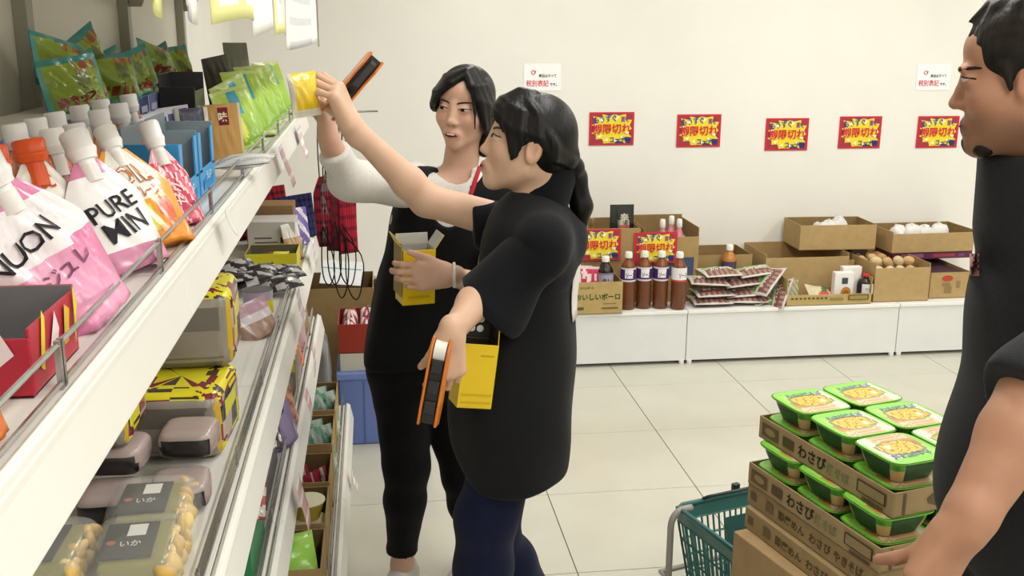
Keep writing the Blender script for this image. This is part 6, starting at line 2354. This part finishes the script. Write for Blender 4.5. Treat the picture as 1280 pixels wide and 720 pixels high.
def bowl_proto():
    """square noodle bowl with a printed lid, 0.172 m"""
    e = empty('noodle_bowl', (0, 0, 0), 'x', 'noodle bowl', 'square noodle bowls')
    q = lambda t, p: math.copysign(abs(t) ** p, t)

    def ring(a, s, z, p=.38):
        return Vector((q(math.cos(a), p) * s, q(math.sin(a), p) * s, z))
    mb = MB()
    prof = [(.056, 0), (.058, .002), (.070, .034), (.0755, .054), (.0835, .056), (.0845, .0585), (.0835, .060)]
    n = 40

    def f(u, v):
        i = min(len(prof) - 2, int(v * (len(prof) - 1)))
        t = v * (len(prof) - 1) - i
        s = prof[i][0] * (1 - t) + prof[i + 1][0] * t
        z = prof[i][1] * (1 - t) + prof[i + 1][1] * t
        return ring(2 * math.pi * u, s, z)

    def col(u, v):
        if v > .62:
            return lin('#6fb83a')
        a = (u * 8) % 1
        if abs(((u * 4 + .5) % 1) - .5) < .16 and v < .6:
            return lin('#1f4a24') if v > .2 else lin('#b9a06a')
        if v < .34:
            return lin('#cfae7a') if int(u * 80) % 2 else lin('#b98a52')
        return mixc('#3f8a2a', '#7cc43e', (v - .3) * 3 + .3 * math.sin(u * 40))
    mb.grid(f, n, 12, col)
    mb.build('bowl', FILMSOFT, e, smooth='all')
    L = MB()

    def lid(u, v):
        return ring(2 * math.pi * u, .0815 * max(v, 1e-3), .0605 + .0015 * (1 - v * v))

    def lidc(u, v):
        p = ring(2 * math.pi * u, v, 0)
        x, y = p.x, p.y
        if y > .66 or x < -.82 or x > .90 or y < -.92:
            return lin('#86cf4a')
        if y < -.52 and x < .55:
            return lin('#d9c3a0') if int((x + y) * 18) % 2 else lin('#c79d74')
        if (x / .75) ** 2 + ((y + .02) / .42) ** 2 < 1:
            s = math.sin(x * 21 + 3 * math.sin(y * 13))
            if ((x - .35) / .10) ** 2 + ((y + .18) / .08) ** 2 < 1:
                return lin('#f2efe0')
            return lin('#e8b53a') if s > -.2 else (lin('#f0d05a') if s > -.75 else lin('#a8702c'))
        if (x / .86) ** 2 + ((y + .02) / .52) ** 2 < 1:
            return lin('#8d8a5c')
        if x > .45:
            return lin('#e4ecc8')
        if x < -.35 and y < .1:
            return lin('#d6894a')
        return lin('#a6dc6a')
    L.grid(lid, 56, 18, lidc)
    lo = L.build('lid', GLOSSCARD, e, smooth='all')
    tm = MB()
    fn = lambda x, y: Vector((x, y, .0630))
    put_text(tm, 'わさび焼そば', .026, '#6f86a0', fn, .11, .03, cx=.006, cy=.042)
    tm.build('lettering', INK, lo)
    return e


# upper tray: A far left corner, B near corner of its top edge
ZT, TH, BHT = .82, .058, .0565
A_, B_ = atZ(950, 519, ZT), atZ(1118, 617.5, ZT)
ux = Vector((B_.x - A_.x, B_.y - A_.y, 0))
TL = ux.length
ux.normalize()                                                   # along the long side, towards the camera
uy = Vector((-ux.y, ux.x, 0))                                    # across, away to the right
PITCH = (TL - .012) / 3
TW = 2 * PITCH + .012
ANG = math.atan2(ux.y, ux.x)
corner = Vector((A_.x, A_.y, 0))


def stk(u, v, z):
    p = corner + ux * u + uy * v
    return Vector((p.x, p.y, z))


Z1 = ZT - TH
Z2 = Z1 - .1175
tray_t = [('t', 'わさび', -.03, .029, .034, '#332b20', .105, .03), ('r', -TL * .47, .012, -TL * .33, .046, '#6d5c40'), ('p', [(-TL * .40 + .022 * math.cos(a), .029 + .010 * math.sin(a)) for a in [i * .6 for i in range(11)]], '#a08a62'),
          ('r', -TL * .29, .016, -TL * .20, .042, '#5f5038'), ('t', '焼そば', .065, .027, .028, '#77855a', .08, .02),
          ('r', TL * .27, .018, TL * .46, .047, '#4b4030'), ('r', TL * .28, .021, TL * .45, .044, '#9a8560'), ('r', TL * .31, .006, TL * .45, .012, '#5a4c36')]
off = {0: (0, 0), 1: (.0, -.034)}


def mid(z, k):
    return stk(TL / 2 + (0, .012, .006, .02, .03)[k], TW / 2 + (0, -.032, -.026, -.040, -.068)[k], z)


for k, (z, l) in enumerate(((Z1, 'upper brown tray carton of green noodle bowls, printed わさび'), (Z2, 'lower brown tray carton of green noodle bowls, printed わさび'))):
    t = open_carton('noodle_tray', l, 'carton', mid(z, k), (TL, TW, TH), KC, rz=ANG, inner='#8a7452', group='noodle tray cartons')
    face_print(t, tray_t, ((0, -TW / 2, 0), (1, 0, 0), (0, 0, 1)))
    face_print(t, [('p', [(.075 * math.cos(a), .029 + .022 * math.sin(a)) for a in [i * .5 for i in range(13)]], '#6b5a40'), ('p', [(.05 * math.cos(a), .029 + .012 * math.sin(a)) for a in [i * .5 for i in range(13)]], '#a08a62'),
                   ('r', -TW * .42, .004, -TW * .40, .054, '#6b5a40')], ((TL / 2, 0, 0), (0, 1, 0), (0, 0, 1)))
pr0 = bowl_proto()
BS = (PITCH - .003) / .169
ordn = ('far', 'middle', 'near')
sidn = ('left', 'right')
firstb = True
for lay, (zb, k, nm) in enumerate(((Z1 + .0045 + BHT + .0006, 0, 'on top of the upper tray'), (Z1 + .0045, 0, 'bedded in the upper tray'), (Z2 + .0045 + BHT + .0006, 1, 'between the two trays'), (Z2 + .0045, 1, 'bedded in the lower tray'))):
    for i in range(3):
        for j in range(2):
            c = mid(zb, k) + ux * ((i - 1) * PITCH) + uy * ((j - .5) * PITCH)
            flip = (lay == 0 and i == 2)
            M = Matrix.Translation(c) @ Matrix((uy, -ux, (0, 0, 1))).transposed().to_4x4() @ Matrix.Rotation(math.pi if flip else (.02 * ((i * 7 + j * 3 + lay) % 5 - 2)), 4, 'Z') @ Matrix.Diagonal((BS, BS, BHT / .0625, 1))
            lb = 'green square noodle bowl %s, %s %s place' % (nm, ordn[i], sidn[j])
            if firstb:
                pr0.matrix_world = M
                pr0['label'] = lb
                firstb = False
            else:
                dup(pr0, lb, 'square noodle bowls', M)
# closed cartons under the trays
for k, (z, l, txt) in enumerate(((Z2 - TH - .001, 'thin brown printed carton directly under the lower noodle tray', 1), (Z2 - 2 * TH - .002, 'second thin brown printed carton, on the large plain one', 2))):
    t = closed_carton('noodle_carton', l, 'carton', mid(z, 2 + k), (TL, TW, TH), '#a48d66', rz=ANG, group='thin printed cartons')
    face_print(t, [('r', -TL * .47, .018, -TL * .42, .04, '#6d5c40'), ('t', '即席めん', -.06, .028, .026, '#5b4c36', .11, .02), ('t', 'わさび', .05, .028, .026, '#5b4c36', .08, .02), ('t', 'やきそば', .15, .028, .026, '#5b4c36', .10, .02)] +
               [('r', -TL * .33, .016, -TL * .27, .042, '#75644a')], ((0, -TW / 2, 0), (1, 0, 0), (0, 0, 1)))
HG = Z2 - 2 * TH - .003
g_ = closed_carton('plain_carton', 'large plain brown carton at the bottom of the noodle stack, beside the basket', 'carton', mid(.0005, 4), (TL * 1.02, TW * 1.02, HG - .0006), '#ab8f69', rz=ANG + .03, bevel=.003)
MB().box((0, 0, HG - .0002), (TL * 1.02, .05, .0006), '#b59c74').build('tape', GLOSSCARD, g_)

# ------------------------------------------------------------------ green shopping basket on the floor with its tubular stand
ZR = .300
C0 = atZ(845, 631, ZR)
ba = (atZ(935, 612, ZR) - C0)
ba.z = 0
ba.normalize()
bb = Vector((ba.y, -ba.x, 0))
BLn, BWd, BH = .46, .33, .245
TEAL = '#2f6a66'
ctr = C0 + ba * (BLn / 2) + bb * (BWd / 2)
MBk = Matrix((ba, -bb, (0, 0, 1))).transposed().to_4x4()
bk_ = empty('shopping_basket', (0, 0, 0), 'dark teal plastic shopping basket with slotted sides, on the floor by the cartons', 'basket', M=Matrix.Translation((ctr.x, ctr.y, .001)) @ MBk)
tx, ty, bx_, by_ = BLn / 2, BWd / 2, BLn / 2 - .045, BWd / 2 - .035


def bwall(u, v, s):
    """point on wall s (0 -y,1 +x,2 +y,3 -x), u -1..1 along, v 0..1 up"""
    hx, hy = bx_ + (tx - bx_) * v, by_ + (ty - by_) * v
    z = .004 + (BH + .045) * v
    return (Vector((u * hx, -hy, z)), Vector((hx, u * hy, z)), Vector((-u * hx, hy, z)), Vector((-hx, -u * hy, z)))[s]


MB().box((0, 0, .004), (2 * bx_, 2 * by_, .006), TEAL).build('base', PLASTIC, bk_, bevel=.002)
for s in range(4):
    n = 20 if s % 2 == 0 else 14
    lat = MB()
    for i in range(n + 1):
        u = -1 + 2 * i / n
        lat.tube([bwall(u, 0, s), bwall(u, .84, s)], .0042, TEAL, 4)
    for v in (.02, .22, .42, .62, .83):
        lat.tube([bwall(-1, v, s), bwall(1, v, s)], .0045, TEAL, 4)
    o = lat.build('wall_lattice', PLASTIC, bk_)
    o['kind'] = 'stuff'
    bd = MB()
    bd.grid(lambda a, b, s=s: bwall(2 * a - 1, .84 + .16 * b, s), 8, 2, TEAL)
    bd.build('rim_band', PLASTIC, bk_, solid=.004)
pm = MB()
pm.grid(lambda a, b: bwall(-.75 + .95 * a, .40 + .36 * b, 2) + Vector((0, -.007, 0)), 6, 3, '#245552')
pm.build('name_plate', PLASTIC, bk_, solid=.003)
rp = [bwall(u, 1, s) for s in range(4) for u in (-.9, .9)]
MB().tube(rp, .0085, '#2b5f5c', 8, closed=True).build('rim', PLASTIC, bk_, smooth='all')
for s, nm in ((2, 'handle'), (0, 'handle')):
    hp = [bwall(-.55, 1.0, s) + Vector((0, 0, .006)), bwall(-.52, 1.03, s) + Vector((0, -.02 if s == 2 else .02, .012)), bwall(.52, 1.03, s) + Vector((0, -.02 if s == 2 else .02, .012)), bwall(.55, 1.0, s) + Vector((0, 0, .006))]
    MB().tube(hp, .006, '#2b3b3a', 8).build('handle', PLASTIC, bk_, smooth='all')
    p = bwall(.0, 1.04, s)
    MB().box((0, 0, 0), (.026, .018, .026), '#233230').build('handle_clip', PLASTIC, bk_, bevel=.004).location = p + Vector((0, 0, .012))

st_ = empty('basket_stand', (0, 0, 0), 'grey bent tube stand beside the teal shopping basket', 'stand', M=Matrix.Translation((ctr.x, ctr.y, 0)) @ MBk)
for s in (-1, 1):
    x = s * (tx + .036)
    yb_ = ty - .03
    pts = [(x, yb_, .012), (x, yb_, .245)] + [(x - s * .045 * (1 - math.cos(a)), yb_, .245 + .052 * math.sin(a)) for a in [i * math.pi / 12 for i in range(1, 7)]] + [(x - s * .075, yb_, .297)]
    MB().tube(pts, .011, '#9a9890', 10).build('side_tube', STEEL, st_, smooth='all')
    for y in (yb_,):
        MB().lathe([(.015, 0), (.016, .004), (.014, .014)], '#3a3a3a', 12, Matrix.Translation((x, y, 0))).build('rubber_foot', PLASTIC, st_, smooth=True)
MB().tube([(-(tx + .036), ty - .03, .06), (-(tx + .036), ty + .02, .06), (tx + .036, ty + .02, .06), (tx + .036, ty - .03, .06)], .009, '#9a9890', 8).build('cross_bar', STEEL, st_, smooth='all')
